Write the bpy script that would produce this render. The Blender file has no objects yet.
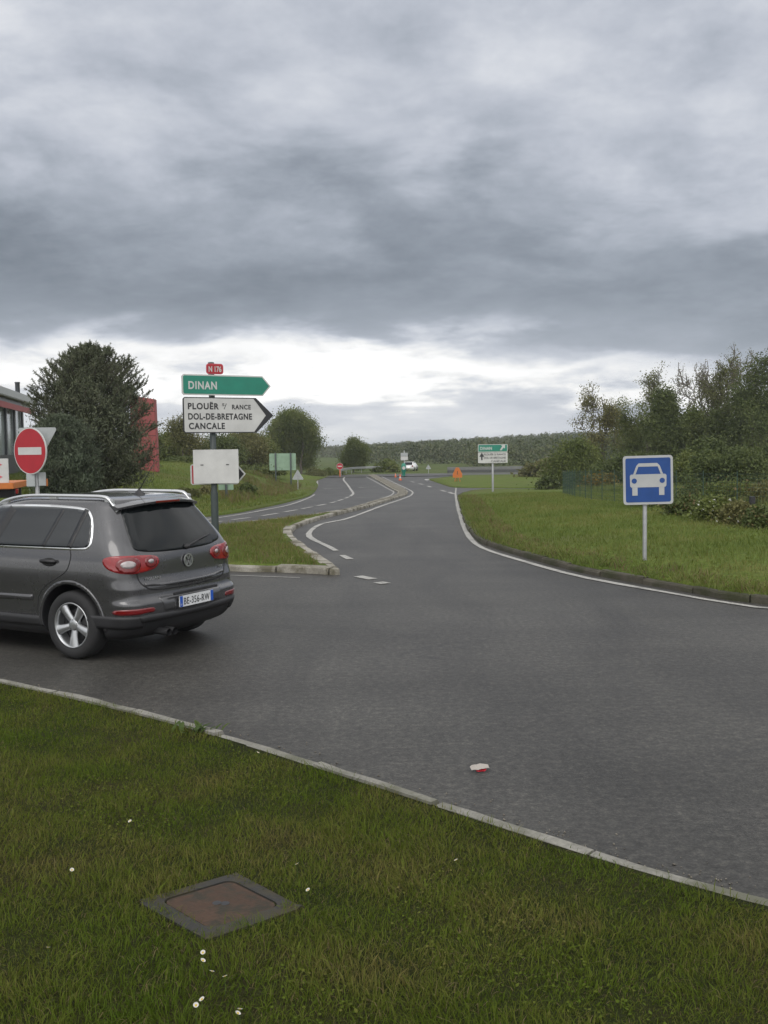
import bpy, bmesh, math, random
import numpy as np
from mathutils import Vector, Matrix
from mathutils.geometry import delaunay_2d_cdt
from mathutils.bvhtree import BVHTree

# ------------------------------------------------------------------ scene, camera, light
scene = bpy.context.scene
COL = scene.collection
CAM_H = 2.05
F_PX, W_PX, H_PX = 1000.0, 768, 1024
PITCH = math.atan((512 - 445) / F_PX)
ROLL = math.radians(-0.8)
cam_data = bpy.data.cameras.new('camera')
cam = bpy.data.objects.new('camera', cam_data)
COL.objects.link(cam)
cam_data.sensor_fit = 'VERTICAL'
cam_data.sensor_height = 24.0
cam_data.lens = F_PX / H_PX * 24.0
cam_data.clip_start = 0.05
cam_data.clip_end = 20000
CAM_M = (Matrix.Translation((0, 0, CAM_H)) @ Matrix.Rotation(math.radians(90) - PITCH, 4, 'X')
         @ Matrix.Rotation(ROLL, 4, 'Z'))
cam.matrix_world = CAM_M
scene.camera = cam
scene.render.resolution_x, scene.render.resolution_y = W_PX, H_PX
scene.view_settings.view_transform = 'Standard'
scene.view_settings.look = 'None'
scene.view_settings.exposure = 0.0
scene.view_settings.gamma = 1.0
scene.view_settings.use_curve_mapping = False
scene.render.engine = 'CYCLES'
scene.cycles.use_denoising = True
scene.cycles.max_bounces = 6
scene.cycles.transparent_max_bounces = 8

SUN_EL, SUN_AZ = math.radians(48), math.radians(200)   # azimuth clockwise from +Y
sun_d = bpy.data.lights.new('sun', 'SUN')
sun_d.energy = 0.9
sun_d.angle = math.radians(35)
sun_d.color = (1.0, 0.96, 0.9)
sun = bpy.data.objects.new('sun', sun_d)
COL.objects.link(sun)
sv = Vector((math.sin(SUN_AZ) * math.cos(SUN_EL), math.cos(SUN_AZ) * math.cos(SUN_EL), math.sin(SUN_EL)))
sun.rotation_euler = (-sv).to_track_quat('-Z', 'Y').to_euler()

def build_world():
    world = bpy.data.worlds.new('World')
    scene.world = world
    world.use_nodes = True
    nt = world.node_tree
    nt.nodes.clear()
    N, L = nt.nodes.new, nt.links.new
    def math_(op, a, b=None, c=None, clamp=False):
        n = N('ShaderNodeMath'); n.operation = op; n.use_clamp = clamp
        for i, v in enumerate((a, b, c)):
            if v is None: continue
            if isinstance(v, (int, float)): n.inputs[i].default_value = v
            else: L(v, n.inputs[i])
        return n.outputs[0]
    tc = N('ShaderNodeTexCoord')
    sep = N('ShaderNodeSeparateXYZ'); L(tc.outputs['Generated'], sep.inputs[0])
    x, y, z = sep.outputs
    el = math_('ARCSINE', z)                       # elevation in radians
    az = math_('ARCTAN2', x, y)                    # 0 straight ahead, + to the right
    zz = math_('ADD', math_('MAXIMUM', z, 0.0), 0.26)
    comb = N('ShaderNodeCombineXYZ')
    L(math_('DIVIDE', x, zz), comb.inputs[0]); L(math_('DIVIDE', y, zz), comb.inputs[1])
    def noise(scale, detail, rough, dist=0.0, off=(0, 0, 0), stretch=(1, 1, 1)):
        mp = N('ShaderNodeMapping'); mp.inputs['Location'].default_value = off
        mp.inputs['Scale'].default_value = stretch
        L(comb.outputs[0], mp.inputs[0])
        n = N('ShaderNodeTexNoise'); n.inputs['Scale'].default_value = scale
        n.inputs['Detail'].default_value = detail; n.inputs['Roughness'].default_value = rough
        n.inputs['Distortion'].default_value = dist
        L(mp.outputs[0], n.inputs['Vector'])
        return math_('SUBTRACT', n.outputs['Fac'], 0.5)
    big = noise(0.9, 4, 0.5, 0.3, (3.1, 0.4, 0))
    mid = noise(2.3, 9, 0.60, 0.25, (7.7, 2.2, 0))
    fine = noise(5.0, 9, 0.62, 0.15, (1.3, 9.1, 0))
    lump = N('ShaderNodeMapRange'); lump.interpolation_type = 'SMOOTHSTEP'            # heaped cloud: rounder, firmer edges
    lump.inputs['From Min'].default_value = -0.10; lump.inputs['From Max'].default_value = 0.12
    lump.inputs['To Min'].default_value = -0.14; lump.inputs['To Max'].default_value = 0.14
    L(noise(3.0, 7, 0.5, 0.15, (5.2, 4.4, 0), (0.8, 1, 1)), lump.inputs['Value'])
    mid = math_('ADD', math_('MULTIPLY', mid, 0.7), math_('MULTIPLY', lump.outputs[0], 0.75))
    # wobble of the elevation so that band edges become ragged cloud bases
    e2 = math_('ADD', el, math_('MULTIPLY', mid, 0.12))
    e2 = math_('ADD', e2, math_('MULTIPLY', fine, 0.022))
    e2 = math_('ADD', e2, math_('MULTIPLY', math_('SUBTRACT', az, math.radians(7), clamp=True), SKY['right_lift']))
    cr = N('ShaderNodeValToRGB')
    cr.color_ramp.interpolation = 'B_SPLINE'
    els = cr.color_ramp.elements
    while len(els) > 1: els.remove(els[-1])
    first = True
    for deg, v in SKY['profile']:
        p = max(0.0, min(1.0, (deg + 5) / 95.0))
        e = els[0] if first else els.new(p)
        e.position = p; e.color = (v, v, v, 1); first = False
    L(math_('DIVIDE', math_('ADD', e2, math.radians(5)), math.radians(95), clamp=True), cr.inputs[0])
    lum = cr.outputs[0]
    damp = N('ShaderNodeMapRange')                       # cloud texture contrast
    damp.inputs['From Min'].default_value = 0.0; damp.inputs['From Max'].default_value = 0.22
    damp.inputs['To Min'].default_value = 0.7; damp.inputs['To Max'].default_value = 1.0
    L(el, damp.inputs['Value'])
    tex = math_('ADD', math_('MULTIPLY', big, SKY['big']), math_('MULTIPLY', mid, SKY['mid']))
    tex = math_('ADD', tex, math_('MULTIPLY', fine, SKY['fine']))
    tex = math_('MULTIPLY', tex, damp.outputs[0])
    lum = math_('MULTIPLY', lum, math_('MAXIMUM', math_('ADD', 1.0, tex), 0.25))
    for a0, e0, sa, se, amt in SKY['blobs']:             # (az deg, el deg, widths, amount)
        da = math_('DIVIDE', math_('SUBTRACT', math_('ADD', az, math_('MULTIPLY', big, 0.25)), math.radians(a0)), math.radians(sa))
        de = math_('DIVIDE', math_('SUBTRACT', e2, math.radians(e0)), math.radians(se))
        g = math_('EXPONENT', math_('MULTIPLY', math_('ADD', math_('MULTIPLY', da, da), math_('MULTIPLY', de, de)), -1.0))
        lum = math_('ADD', lum, math_('MULTIPLY', g, amt))
    # brightness added to the unseen sky behind the camera, to light surfaces facing it
    back = math_('MULTIPLY', math_('SUBTRACT', 0.25, y, clamp=True), SKY['back'])
    lum = math_('ADD', lum, back)
    lum = math_('MAXIMUM', lum, 0.05)
    tint = N('ShaderNodeValToRGB')
    tint.color_ramp.elements[0].position = 0.2; tint.color_ramp.elements[0].color = (0.86, 0.985, 1.16, 1)
    tint.color_ramp.elements[1].position = 0.95; tint.color_ramp.elements[1].color = (1.0, 1.0, 1.0, 1)
    te = tint.color_ramp.elements.new(0.55); te.color = (0.935, 0.995, 1.12, 1)
    L(lum, tint.inputs[0])
    vm = N('ShaderNodeVectorMath'); vm.operation = 'SCALE'
    L(tint.outputs[0], vm.inputs[0]); L(lum, vm.inputs['Scale'])
    bg = N('ShaderNodeBackground'); L(vm.outputs[0], bg.inputs[0]); bg.inputs[1].default_value = 1.0
    sky = N('ShaderNodeTexSky'); sky.sky_type = 'NISHITA'; sky.sun_disc = False
    sky.sun_elevation = SUN_EL; sky.sun_rotation = SUN_AZ
    bg2 = N('ShaderNodeBackground'); L(sky.outputs[0], bg2.inputs[0]); bg2.inputs[1].default_value = 0.1
    mix = N('ShaderNodeMixShader'); mix.inputs[0].default_value = 0.96
    L(bg2.outputs[0], mix.inputs[1]); L(bg.outputs[0], mix.inputs[2])
    out = N('ShaderNodeOutputWorld'); L(mix.outputs[0], out.inputs[0])

SKY = dict(
    right_lift=0.20, big=0.55, mid=1.1, fine=0.7, back=0.8,
    profile=[(-5, .7), (0.3, .90), (1.6, .78), (2.6, .76), (3.4, .98), (4.8, 1.05), (5.7, .72), (6.8, .36), (8.5, .29), (11, .31), (13, .39), (16, .52), (20, .60), (25, .66), (34, .90), (50, 1.35), (90, 1.5)],
    blobs=[(-4, 4.6, 9, 1.6, .25), (15, 2.4, 9, 1.6, -.22), (7, 18, 12, 4, .10), (-16, 15, 10, 4, -.05), (16, 9, 6, 3, .06)])
build_world()

# ------------------------------------------------------------------ materials
MATS = {}
def new_mat(name):
    m = bpy.data.materials.new(name); m.use_nodes = True
    nt = m.node_tree; nt.nodes.clear()
    out = nt.nodes.new('ShaderNodeOutputMaterial')
    b = nt.nodes.new('ShaderNodeBsdfPrincipled')
    nt.links.new(b.outputs[0], out.inputs[0])
    MATS[name] = m
    return m, nt, b, out

def noise_node(nt, scale, detail=4, rough=0.55, coord='Object', dist=0.0, stretch=None, rot=0.0):
    tc = nt.nodes.new('ShaderNodeTexCoord')
    n = nt.nodes.new('ShaderNodeTexNoise')
    n.inputs['Scale'].default_value = scale; n.inputs['Detail'].default_value = detail
    n.inputs['Roughness'].default_value = rough; n.inputs['Distortion'].default_value = dist
    if stretch:
        mp = nt.nodes.new('ShaderNodeMapping'); mp.inputs['Scale'].default_value = stretch; mp.inputs['Rotation'].default_value = (0, 0, rot)
        nt.links.new(tc.outputs[coord], mp.inputs[0]); nt.links.new(mp.outputs[0], n.inputs['Vector'])
    else:
        nt.links.new(tc.outputs[coord], n.inputs['Vector'])
    return n.outputs['Fac']

def ramp(nt, fac, stops, interp='LINEAR'):
    r = nt.nodes.new('ShaderNodeValToRGB'); r.color_ramp.interpolation = interp
    els = r.color_ramp.elements
    while len(els) > 1: els.remove(els[-1])
    for i, (p, c) in enumerate(stops):
        e = els[0] if i == 0 else els.new(p)
        e.position = p; e.color = (*c, 1) if len(c) == 3 else c
    nt.links.new(fac, r.inputs[0])
    return r.outputs[0]

def mixc(nt, fac, a, b, mode='MIX'):
    m = nt.nodes.new('ShaderNodeMix'); m.data_type = 'RGBA'; m.blend_type = mode
    for s, v in ((m.inputs[0], fac), (m.inputs[6], a), (m.inputs[7], b)):
        if isinstance(v, (int, float)): s.default_value = v
        elif isinstance(v, (tuple, list)): s.default_value = (*v[:3], 1)
        else: nt.links.new(v, s)
    return m.outputs[2]

def bump(nt, bsdf, height, strength=0.3, dist=0.01):
    b = nt.nodes.new('ShaderNodeBump'); b.inputs['Strength'].default_value = strength
    b.inputs['Distance'].default_value = dist
    nt.links.new(height, b.inputs['Height']); nt.links.new(b.outputs[0], bsdf.inputs['Normal'])

def simple(name, color, rough=0.5, metal=0.0, coat=0.0, var=0.12, vscale=6.0, emit=None, bumpy=0.0):
    """Plain paint / plastic / metal with a little procedural wear in it."""
    m, nt, b, out = new_mat(name)
    if var > 0:
        n = noise_node(nt, vscale, 5, 0.6)
        d = tuple(max(0, c * (1 - var)) for c in color); l = tuple(min(1, c * (1 + var)) for c in color)
        nt.links.new(ramp(nt, n, [(0.3, d), (0.7, l)]), b.inputs['Base Color'])
        r = nt.nodes.new('ShaderNodeMapRange'); r.inputs['To Min'].default_value = max(0.03, rough - 0.06)
        r.inputs['To Max'].default_value = min(1, rough + 0.08)
        nt.links.new(n, r.inputs['Value']); nt.links.new(r.outputs[0], b.inputs['Roughness'])
        if bumpy: bump(nt, b, noise_node(nt, vscale * 5, 4), bumpy, 0.02)
    else:
        b.inputs['Base Color'].default_value = (*color, 1); b.inputs['Roughness'].default_value = rough
    b.inputs['Metallic'].default_value = metal
    b.inputs['Coat Weight'].default_value = coat; b.inputs['Coat Roughness'].default_value = 0.05
    return m

def foliage(name, c1, c2, c3, transl=0.25, nscale=0.6, rough=0.6, spec=0.2):
    """Leaf material: colour differs leaf by leaf and clump by clump, some light passes through."""
    m, nt, b, out = new_mat(name)
    geo = nt.nodes.new('ShaderNodeNewGeometry')
    n = noise_node(nt, nscale, 3, 0.5)
    a = nt.nodes.new('ShaderNodeMath'); a.operation = 'MULTIPLY_ADD'
    nt.links.new(geo.outputs['Random Per Island'], a.inputs[0]); a.inputs[1].default_value = 0.45
    s = nt.nodes.new('ShaderNodeMath'); s.operation = 'MULTIPLY_ADD'
    nt.links.new(n, s.inputs[0]); s.inputs[1].default_value = 1.5; s.inputs[2].default_value = -0.48
    nt.links.new(s.outputs[0], a.inputs[2])
    col = ramp(nt, a.outputs[0], [(0.15, c1), (0.5, c2), (0.9, c3)])
    nt.links.new(col, b.inputs['Base Color'])
    b.inputs['Roughness'].default_value = rough
    b.inputs['Specular IOR Level'].default_value = spec
    tr = nt.nodes.new('ShaderNodeBsdfTranslucent'); nt.links.new(col, tr.inputs[0])
    mx = nt.nodes.new('ShaderNodeMixShader'); mx.inputs[0].default_value = transl
    nt.links.new(b.outputs[0], mx.inputs[1]); nt.links.new(tr.outputs[0], mx.inputs[2])
    nt.links.new(mx.outputs[0], out.inputs[0])
    return m

def asphalt_mat():
    m, nt, b, out = new_mat('asphalt')
    big = noise_node(nt, 0.25, 4, 0.6)
    streak = noise_node(nt, 0.9, 4, 0.6, stretch=(1.0, 0.25, 1.0), dist=0.6)
    ringn = noise_node(nt, 1.1, 5, 0.65, stretch=(.22, 1.0, 1.0), dist=0.4, rot=math.radians(38)); grit = noise_node(nt, 17, 5, 0.75)
    fine = noise_node(nt, 55, 3, 0.7)
    base = ramp(nt, big, [(0.3, (.048, .046, .0425)), (0.7, (.067, .0645, .060))])
    st = ramp(nt, streak, [(0.35, (.78, .78, .79)), (0.6, (1.06, 1.06, 1.05))])
    c = mixc(nt, 1.0, base, st, 'MULTIPLY')
    c = mixc(nt, 1.0, c, ramp(nt, ringn, [(0.32, (.85, .85, .85)), (0.66, (1.15, 1.15, 1.14))]), 'MULTIPLY')
    c = mixc(nt, 1.0, c, ramp(nt, grit, [(0.32, (.58, .58, .57)), (0.52, (1, 1, 1)), (0.68, (1.6, 1.58, 1.50))]), 'MULTIPLY')
    sp = ramp(nt, fine, [(0.30, (.62, .62, .62)), (0.55, (1.0, 1.0, 1.0)), (0.72, (1.55, 1.53, 1.48))])
    c = mixc(nt, 1.0, c, sp, 'MULTIPLY')
    crack = nt.nodes.new('ShaderNodeTexVoronoi'); crack.feature = 'DISTANCE_TO_EDGE'
    crack.inputs['Scale'].default_value = 0.33
    tc = nt.nodes.new('ShaderNodeTexCoord')
    wob = nt.nodes.new('ShaderNodeTexNoise'); wob.inputs['Scale'].default_value = 1.3; wob.inputs['Detail'].default_value = 5
    nt.links.new(tc.outputs['Object'], wob.inputs['Vector'])
    vm = nt.nodes.new('ShaderNodeVectorMath'); vm.operation = 'MULTIPLY_ADD'
    nt.links.new(wob.outputs['Color'], vm.inputs[0]); vm.inputs[1].default_value = (1.6, 1.6, 0); nt.links.new(tc.outputs['Object'], vm.inputs[2])
    nt.links.new(vm.outputs[0], crack.inputs['Vector'])
    gate = noise_node(nt, 0.16, 2, 0.5)
    ck = ramp(nt, crack.outputs['Distance'], [(0.004, (1, 1, 1)), (0.010, (0, 0, 0))])
    gk = ramp(nt, gate, [(0.52, (0, 0, 0)), (0.6, (1, 1, 1))])
    fk = mixc(nt, 1.0, ck, gk, 'MULTIPLY')
    bw = nt.nodes.new('ShaderNodeRGBToBW'); nt.links.new(fk, bw.inputs[0])
    mm = nt.nodes.new('ShaderNodeMath'); mm.operation = 'MULTIPLY'; nt.links.new(bw.outputs[0], mm.inputs[0]); mm.inputs[1].default_value = 0.45
    c = mixc(nt, mm.outputs[0], c, (.025, .025, .025))
    nt.links.new(c, b.inputs['Base Color'])
    b.inputs['Roughness'].default_value = 0.52
    b.inputs['Specular IOR Level'].default_value = 0.22
    bump(nt, b, fine, 0.5, 0.006)
    return m

def paint_line_mat():
    m, nt, b, out = new_mat('line_paint')
    n1 = noise_node(nt, 2.2, 6, 0.7); n2 = noise_node(nt, 30, 4, 0.7)
    c = ramp(nt, n2, [(0.35, (.22, .215, .20)), (0.6, (.38, .37, .345))])
    worn = ramp(nt, n1, [(0.30, (0, 0, 0)), (0.48, (1, 1, 1))])
    bw = nt.nodes.new('ShaderNodeRGBToBW'); nt.links.new(worn, bw.inputs[0])
    c = mixc(nt, bw.outputs[0], (.14, .137, .13), c)
    nt.links.new(c, b.inputs['Base Color']); b.inputs['Roughness'].default_value = 0.75
    return m

def concrete_mat(name, c1, c2, moss=None, mscale=1.7):
    m, nt, b, out = new_mat(name)
    n = noise_node(nt, 3.0, 6, 0.65); f = noise_node(nt, 40, 4, 0.7)
    c = ramp(nt, n, [(0.3, c1), (0.7, c2)])
    c = mixc(nt, 1.0, c, ramp(nt, f, [(0.3, (.75, .75, .75)), (0.65, (1.12, 1.12, 1.1))]), 'MULTIPLY')
    if moss:
        g = noise_node(nt, mscale, 6, 0.7)
        k = ramp(nt, g, [(0.46, (0, 0, 0)), (0.60, (1, 1, 1))])
        bw = nt.nodes.new('ShaderNodeRGBToBW'); nt.links.new(k, bw.inputs[0])
        c = mixc(nt, bw.outputs[0], c, moss)
    nt.links.new(c, b.inputs['Base Color']); b.inputs['Roughness'].default_value = 0.88
    bump(nt, b, f, 0.4, 0.01)
    return m

def soil_grass_mat(name, g1, g2, g3, scale=1.2, earth=(.07, .055, .03)):
    m, nt, b, out = new_mat(name)
    n = noise_node(nt, scale, 6, 0.65); f = noise_node(nt, scale * 22, 4, 0.7); p = noise_node(nt, scale * 0.28, 4, 0.6, dist=0.5)
    c = ramp(nt, n, [(0.3, g1), (0.52, g2), (0.72, g3)])
    c = mixc(nt, 1.0, c, ramp(nt, f, [(0.3, (.55, .55, .55)), (0.65, (1.25, 1.25, 1.2))]), 'MULTIPLY')
    k = ramp(nt, p, [(0.52, (0, 0, 0)), (0.66, (.7, .7, .7))])
    bw = nt.nodes.new('ShaderNodeRGBToBW'); nt.links.new(k, bw.inputs[0])
    c = mixc(nt, bw.outputs[0], c, earth)
    nt.links.new(c, b.inputs['Base Color']); b.inputs['Roughness'].default_value = 0.95
    b.inputs['Specular IOR Level'].default_value = 0.1
    bump(nt, b, f, 0.8, 0.05)
    return m

M_ASPHALT = asphalt_mat()
M_LINE = paint_line_mat()
M_KERB_PALE = concrete_mat('kerb_concrete', (.20, .185, .155), (.36, .34, .295), (.10, .09, .06))
M_KERB_FG = concrete_mat('kerb_strip_concrete', (.17, .165, .145), (.25, .24, .215), (.11, .11, .08))
M_KERB_DARK = concrete_mat('kerb_mossy', (.050, .045, .032), (.085, .076, .058), (.035, .038, .016))
M_DIRT = concrete_mat('median_dirt', (.13, .115, .09), (.20, .18, .145), (.10, .095, .065))
M_SOIL_FG = soil_grass_mat('turf_soil', (.024, .032, .009), (.032, .037, .011), (.04, .036, .015), 2.0, (.042, .034, .016))
M_VERGE = soil_grass_mat('verge_turf', (.075, .108, .022), (.098, .132, .028), (.125, .138, .040), 0.5, (.11, .10, .045))
M_FIELD = soil_grass_mat('field_turf', (.05, .075, .02), (.07, .095, .025), (.09, .10, .04), 0.05, (.09, .085, .045))
M_GRASS_FG = foliage('grass_blade_lawn', (.068, .108, .010), (.100, .130, .017), (.158, .136, .045), 0.3, 1.4, spec=.08)
M_GRASS = foliage('grass_blade_verge', (.088, .125, .022), (.120, .152, .030), (.180, .172, .055), 0.3, 0.5)
M_DRY = foliage('dry_grass_blade', (.10, .085, .035), (.15, .115, .05), (.20, .16, .085), 0.25, 0.4)
M_LEAF_DARK = foliage('leaf_dark', (.056, .076, .023), (.084, .108, .033), (.120, .138, .048), 0.2, 0.5)
M_LEAF_MID = foliage('leaf_mid', (.084, .110, .028), (.120, .148, .039), (.170, .182, .058), 0.25, 0.4)
M_LEAF_PALE = foliage('leaf_pale', (.095, .108, .038), (.130, .140, .052), (.175, .175, .075), 0.3, 0.4)
M_LEAF_OLIVE = foliage('leaf_olive', (.112, .114, .042), (.148, .144, .054), (.190, .175, .072), 0.25, 0.4)
M_NEEDLE = foliage('needle', (.072, .086, .052), (.105, .120, .070), (.155, .165, .105), 0.08, 1.2)
M_NEEDLE_BLUE = foliage('needle_grey_green', (.070, .090, .058), (.100, .125, .080), (.140, .165, .110), 0.08, 1.2)
M_GORSE = foliage('gorse_flower', (.20, .12, .02), (.30, .18, .025), (.12, .09, .03), 0.2, 0.8)
M_WOOD_FAR = foliage('leaf_far_wood', (.050, .068, .030), (.080, .098, .042), (.130, .130, .070), 0.15, 0.015)
M_BARK = simple('bark', (.075, .062, .05), 0.9, var=0.3, vscale=3)
M_BARK_PALE = simple('bark_pale', (.15, .135, .115), 0.9, var=0.25, vscale=3)

# ------------------------------------------------------------------ small helpers
def tag(o, label=None, cat=None, group=None, kind=None):
    if label: o['label'] = label
    if cat: o['category'] = cat
    if group: o['group'] = group
    if kind: o['kind'] = kind
    return o

def empty(name, loc=(0, 0, 0), rz=0.0):
    o = bpy.data.objects.new(name, None); COL.objects.link(o)
    o.location = loc; o.rotation_euler = (0, 0, rz)
    o.empty_display_size = 0.2
    return o

def link_mesh(name, me, mat, parent=None, smooth=False):
    if mat:
        for m in (mat if isinstance(mat, (list, tuple)) else [mat]): me.materials.append(m)
    if smooth: me.polygons.foreach_set('use_smooth', [True] * len(me.polygons))
    o = bpy.data.objects.new(name, me); COL.objects.link(o)
    if parent: o.parent = parent
    return o

def bm_obj(name, bm, mat, parent=None, smooth=False):
    bmesh.ops.recalc_face_normals(bm, faces=bm.faces[:])
    me = bpy.data.meshes.new(name); bm.to_mesh(me); bm.free()
    return link_mesh(name, me, mat, parent, smooth)

def np_mesh(name, verts, faces, mat, parent=None, smooth=False):
    """verts (n,3), faces (m,k) one face size."""
    verts = np.asarray(verts, np.float32); faces = np.asarray(faces, np.int32)
    k = faces.shape[1]
    me = bpy.data.meshes.new(name)
    me.vertices.add(len(verts)); me.vertices.foreach_set('co', verts.ravel())
    me.loops.add(faces.size); me.loops.foreach_set('vertex_index', faces.ravel())
    me.polygons.add(len(faces)); me.polygons.foreach_set('loop_start', np.arange(0, faces.size, k, dtype=np.int32))
    me.update(calc_edges=True); me.validate()
    return link_mesh(name, me, mat, parent, smooth)

def add_box(bm, c, s, rz=0.0, bevel=0.0):
    t = bmesh.new()
    bmesh.ops.create_cube(t, size=1)
    for v in t.verts: v.co = Vector((v.co.x * s[0], v.co.y * s[1], v.co.z * s[2]))
    if bevel: bmesh.ops.bevel(t, geom=t.edges[:], offset=bevel, segments=2, affect='EDGES')
    M = Matrix.Translation(c) @ Matrix.Rotation(rz, 4, 'Z')
    t.transform(M); me = bpy.data.meshes.new('tmp'); t.to_mesh(me); t.free(); bm.from_mesh(me); bpy.data.meshes.remove(me)

def add_tube(bm, p0, p1, r0, r1=None, seg=10, caps=True):
    r1 = r0 if r1 is None else r1
    p0, p1 = Vector(p0), Vector(p1); d = (p1 - p0)
    q = d.to_track_quat('Z', 'Y')
    a = [bm.verts.new(p0 + q @ Vector((r0 * math.cos(t), r0 * math.sin(t), 0))) for t in [2 * math.pi * i / seg for i in range(seg)]]
    b = [bm.verts.new(p1 + q @ Vector((r1 * math.cos(t), r1 * math.sin(t), 0))) for t in [2 * math.pi * i / seg for i in range(seg)]]
    for i in range(seg):
        j = (i + 1) % seg; bm.faces.new((a[i], a[j], b[j], b[i]))
    if caps: bm.faces.new(a[::-1]); bm.faces.new(b)

def add_path_tube(bm, pts, r, seg=8):
    for a, b in zip(pts[:-1], pts[1:]): add_tube(bm, a, b, r, r, seg)

def add_lathe(bm, prof, axis='Z', seg=32, M=None):
    """prof: list of (radius, height) turned about an axis."""
    rings = []
    for r, h in prof:
        ring = []
        for i in range(seg):
            t = 2 * math.pi * i / seg
            p = Vector((r * math.cos(t), r * math.sin(t), h))
            if axis == 'Y': p = Vector((p.x, p.z, p.y))
            if M: p = M @ p
            ring.append(bm.verts.new(p))
        rings.append(ring)
    for a, b in zip(rings[:-1], rings[1:]):
        for i in range(seg):
            j = (i + 1) % seg; bm.faces.new((a[i], a[j], b[j], b[i]))
    return rings

def add_prism(bm, pts, y0, y1):
    """2-D outline (x,z), extruded along y."""
    a = [bm.verts.new((x, y0, z)) for x, z in pts]; b = [bm.verts.new((x, y1, z)) for x, z in pts]
    n = len(pts)
    bm.faces.new(a); bm.faces.new(b[::-1])
    for i in range(n):
        j = (i + 1) % n; bm.faces.new((a[i], b[i], b[j], a[j]))

def rrect(x0, z0, x1, z1, r, n=5):
    pts = []
    for cx, cz, a0 in ((x1 - r, z0 + r, -90), (x1 - r, z1 - r, 0), (x0 + r, z1 - r, 90), (x0 + r, z0 + r, 180)):
        for i in range(n + 1):
            t = math.radians(a0 + 90 * i / n); pts.append((cx + r * math.cos(t), cz + r * math.sin(t)))
    return pts

def text_obj(name, body, size, mat, parent, loc, width=None, bold=0.0, align='LEFT', spacing=1.0, depth=0.002, rot=None):
    """Letters as a mesh lying in the XZ plane, facing -Y."""
    cu = bpy.data.curves.new('tmp_text', 'FONT'); cu.body = body; cu.size = 1.0; cu.offset = bold
    cu.space_character = spacing; cu.extrude = 0.001
    o = bpy.data.objects.new('tmp_text', cu); COL.objects.link(o)
    dg = bpy.context.evaluated_depsgraph_get()
    me = bpy.data.meshes.new_from_object(o.evaluated_get(dg))
    bpy.data.objects.remove(o); bpy.data.curves.remove(cu)
    co = np.empty(len(me.vertices) * 3, np.float32); me.vertices.foreach_get('co', co); co = co.reshape(-1, 3)
    lo, hi = co.min(0), co.max(0)
    caps = 0.73
    sz = size / caps
    sx = sz if width is None else width / (hi[0] - lo[0])
    x0 = {'LEFT': lo[0], 'CENTER': (lo[0] + hi[0]) / 2, 'RIGHT': hi[0]}[align]
    out = np.stack([(co[:, 0] - x0) * sx, np.where(co[:, 2] > 0, -depth, 0.0), co[:, 1] * sz], 1)
    me.vertices.foreach_set('co', out.astype(np.float32).ravel()); me.update()
    t = link_mesh(name, me, mat, parent); t.location = loc
    if rot: t.rotation_euler = rot
    return t

# ------------------------------------------------------------------ terrain and where pixels of the photograph meet it
def sstep(a, b, v):
    t = np.clip((v - a) / (b - a), 0, 1); return t * t * (3 - 2 * t)

def zR(x, y):                                   # the carriageway: flat by the roundabout, then falling gently
    return -2.0 * sstep(22, 95, y) - 1.2 * sstep(140, 300, y)

def seg_dist(x, y, pl):
    x = np.asarray(x, float); y = np.asarray(y, float); best = np.full(x.shape, 1e9)
    for (ax, ay), (bx, by) in zip(pl[:-1], pl[1:]):
        dx, dy = bx - ax, by - ay; L2 = dx * dx + dy * dy + 1e-12
        t = np.clip(((x - ax) * dx + (y - ay) * dy) / L2, 0, 1)
        best = np.minimum(best, np.hypot(x - ax - t * dx, y - ay - t * dy))
    return best

def inside(x, y, poly):
    x = np.asarray(x, float); y = np.asarray(y, float); c = np.zeros(x.shape, bool); n = len(poly)
    for i in range(n):
        (ax, ay), (bx, by) = poly[i], poly[(i + 1) % n]
        if ay == by: continue
        c ^= ((ay > y) != (by > y)) & (x < (bx - ax) * (y - ay) / (by - ay) + ax)
    return c

M3 = CAM_M.to_3x3()
def ray(px, py):
    return M3 @ Vector(((px - 384) / F_PX, -(py - 512) / F_PX, -1.0))
def at(px, py, zf=None):
    """Point of the ground that the photograph shows at a pixel."""
    zf = zf or zR; d = ray(px, py); t = 1.0; prev = t
    while t < 3000:
        if CAM_H + d.z * t <= float(zf(d.x * t, d.y * t)):
            lo, hi = prev, t
            for _ in range(40):
                m = (lo + hi) / 2
                if CAM_H + d.z * m <= float(zf(d.x * m, d.y * m)): hi = m
                else: lo = m
            return Vector((d.x * hi, d.y * hi, float(zf(d.x * hi, d.y * hi))))
        prev = t; t *= 1.01
    return Vector((d.x * t, d.y * t, CAM_H + d.z * t))
def on(px, py, dist):
    """Point at a given forward distance along a pixel's ray."""
    d = ray(px, py); t = dist / d.y
    return Vector((d.x * t, dist, CAM_H + d.z * t))
def xy(pts, zf=None): return [tuple(at(a, b, zf)[:2]) for a, b in pts]

def catmull(pts, step=0.5):
    P = [np.array(p, float) for p in pts]; P = [2 * P[0] - P[1]] + P + [2 * P[-1] - P[-2]]; out = []
    for i in range(1, len(P) - 2):
        p0, p1, p2, p3 = P[i - 1:i + 3]; n = max(2, int(np.linalg.norm(p2 - p1) / step))
        for k in range(n):
            t = k / n
            out.append(tuple(0.5 * (2 * p1 + (p2 - p0) * t + (2 * p0 - 5 * p1 + 4 * p2 - p3) * t * t + (3 * p1 - p0 - 3 * p2 + p3) * t ** 3)))
    out.append(tuple(P[-2])); return out

def resample(pl, step):
    P = np.array(pl, float); s = np.r_[0, np.cumsum(np.hypot(*np.diff(P, axis=0).T))]
    n = max(2, int(round(s[-1] / step)) + 1); q = np.linspace(0, s[-1], n)
    return np.stack([np.interp(q, s, P[:, 0]), np.interp(q, s, P[:, 1])], 1)

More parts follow.
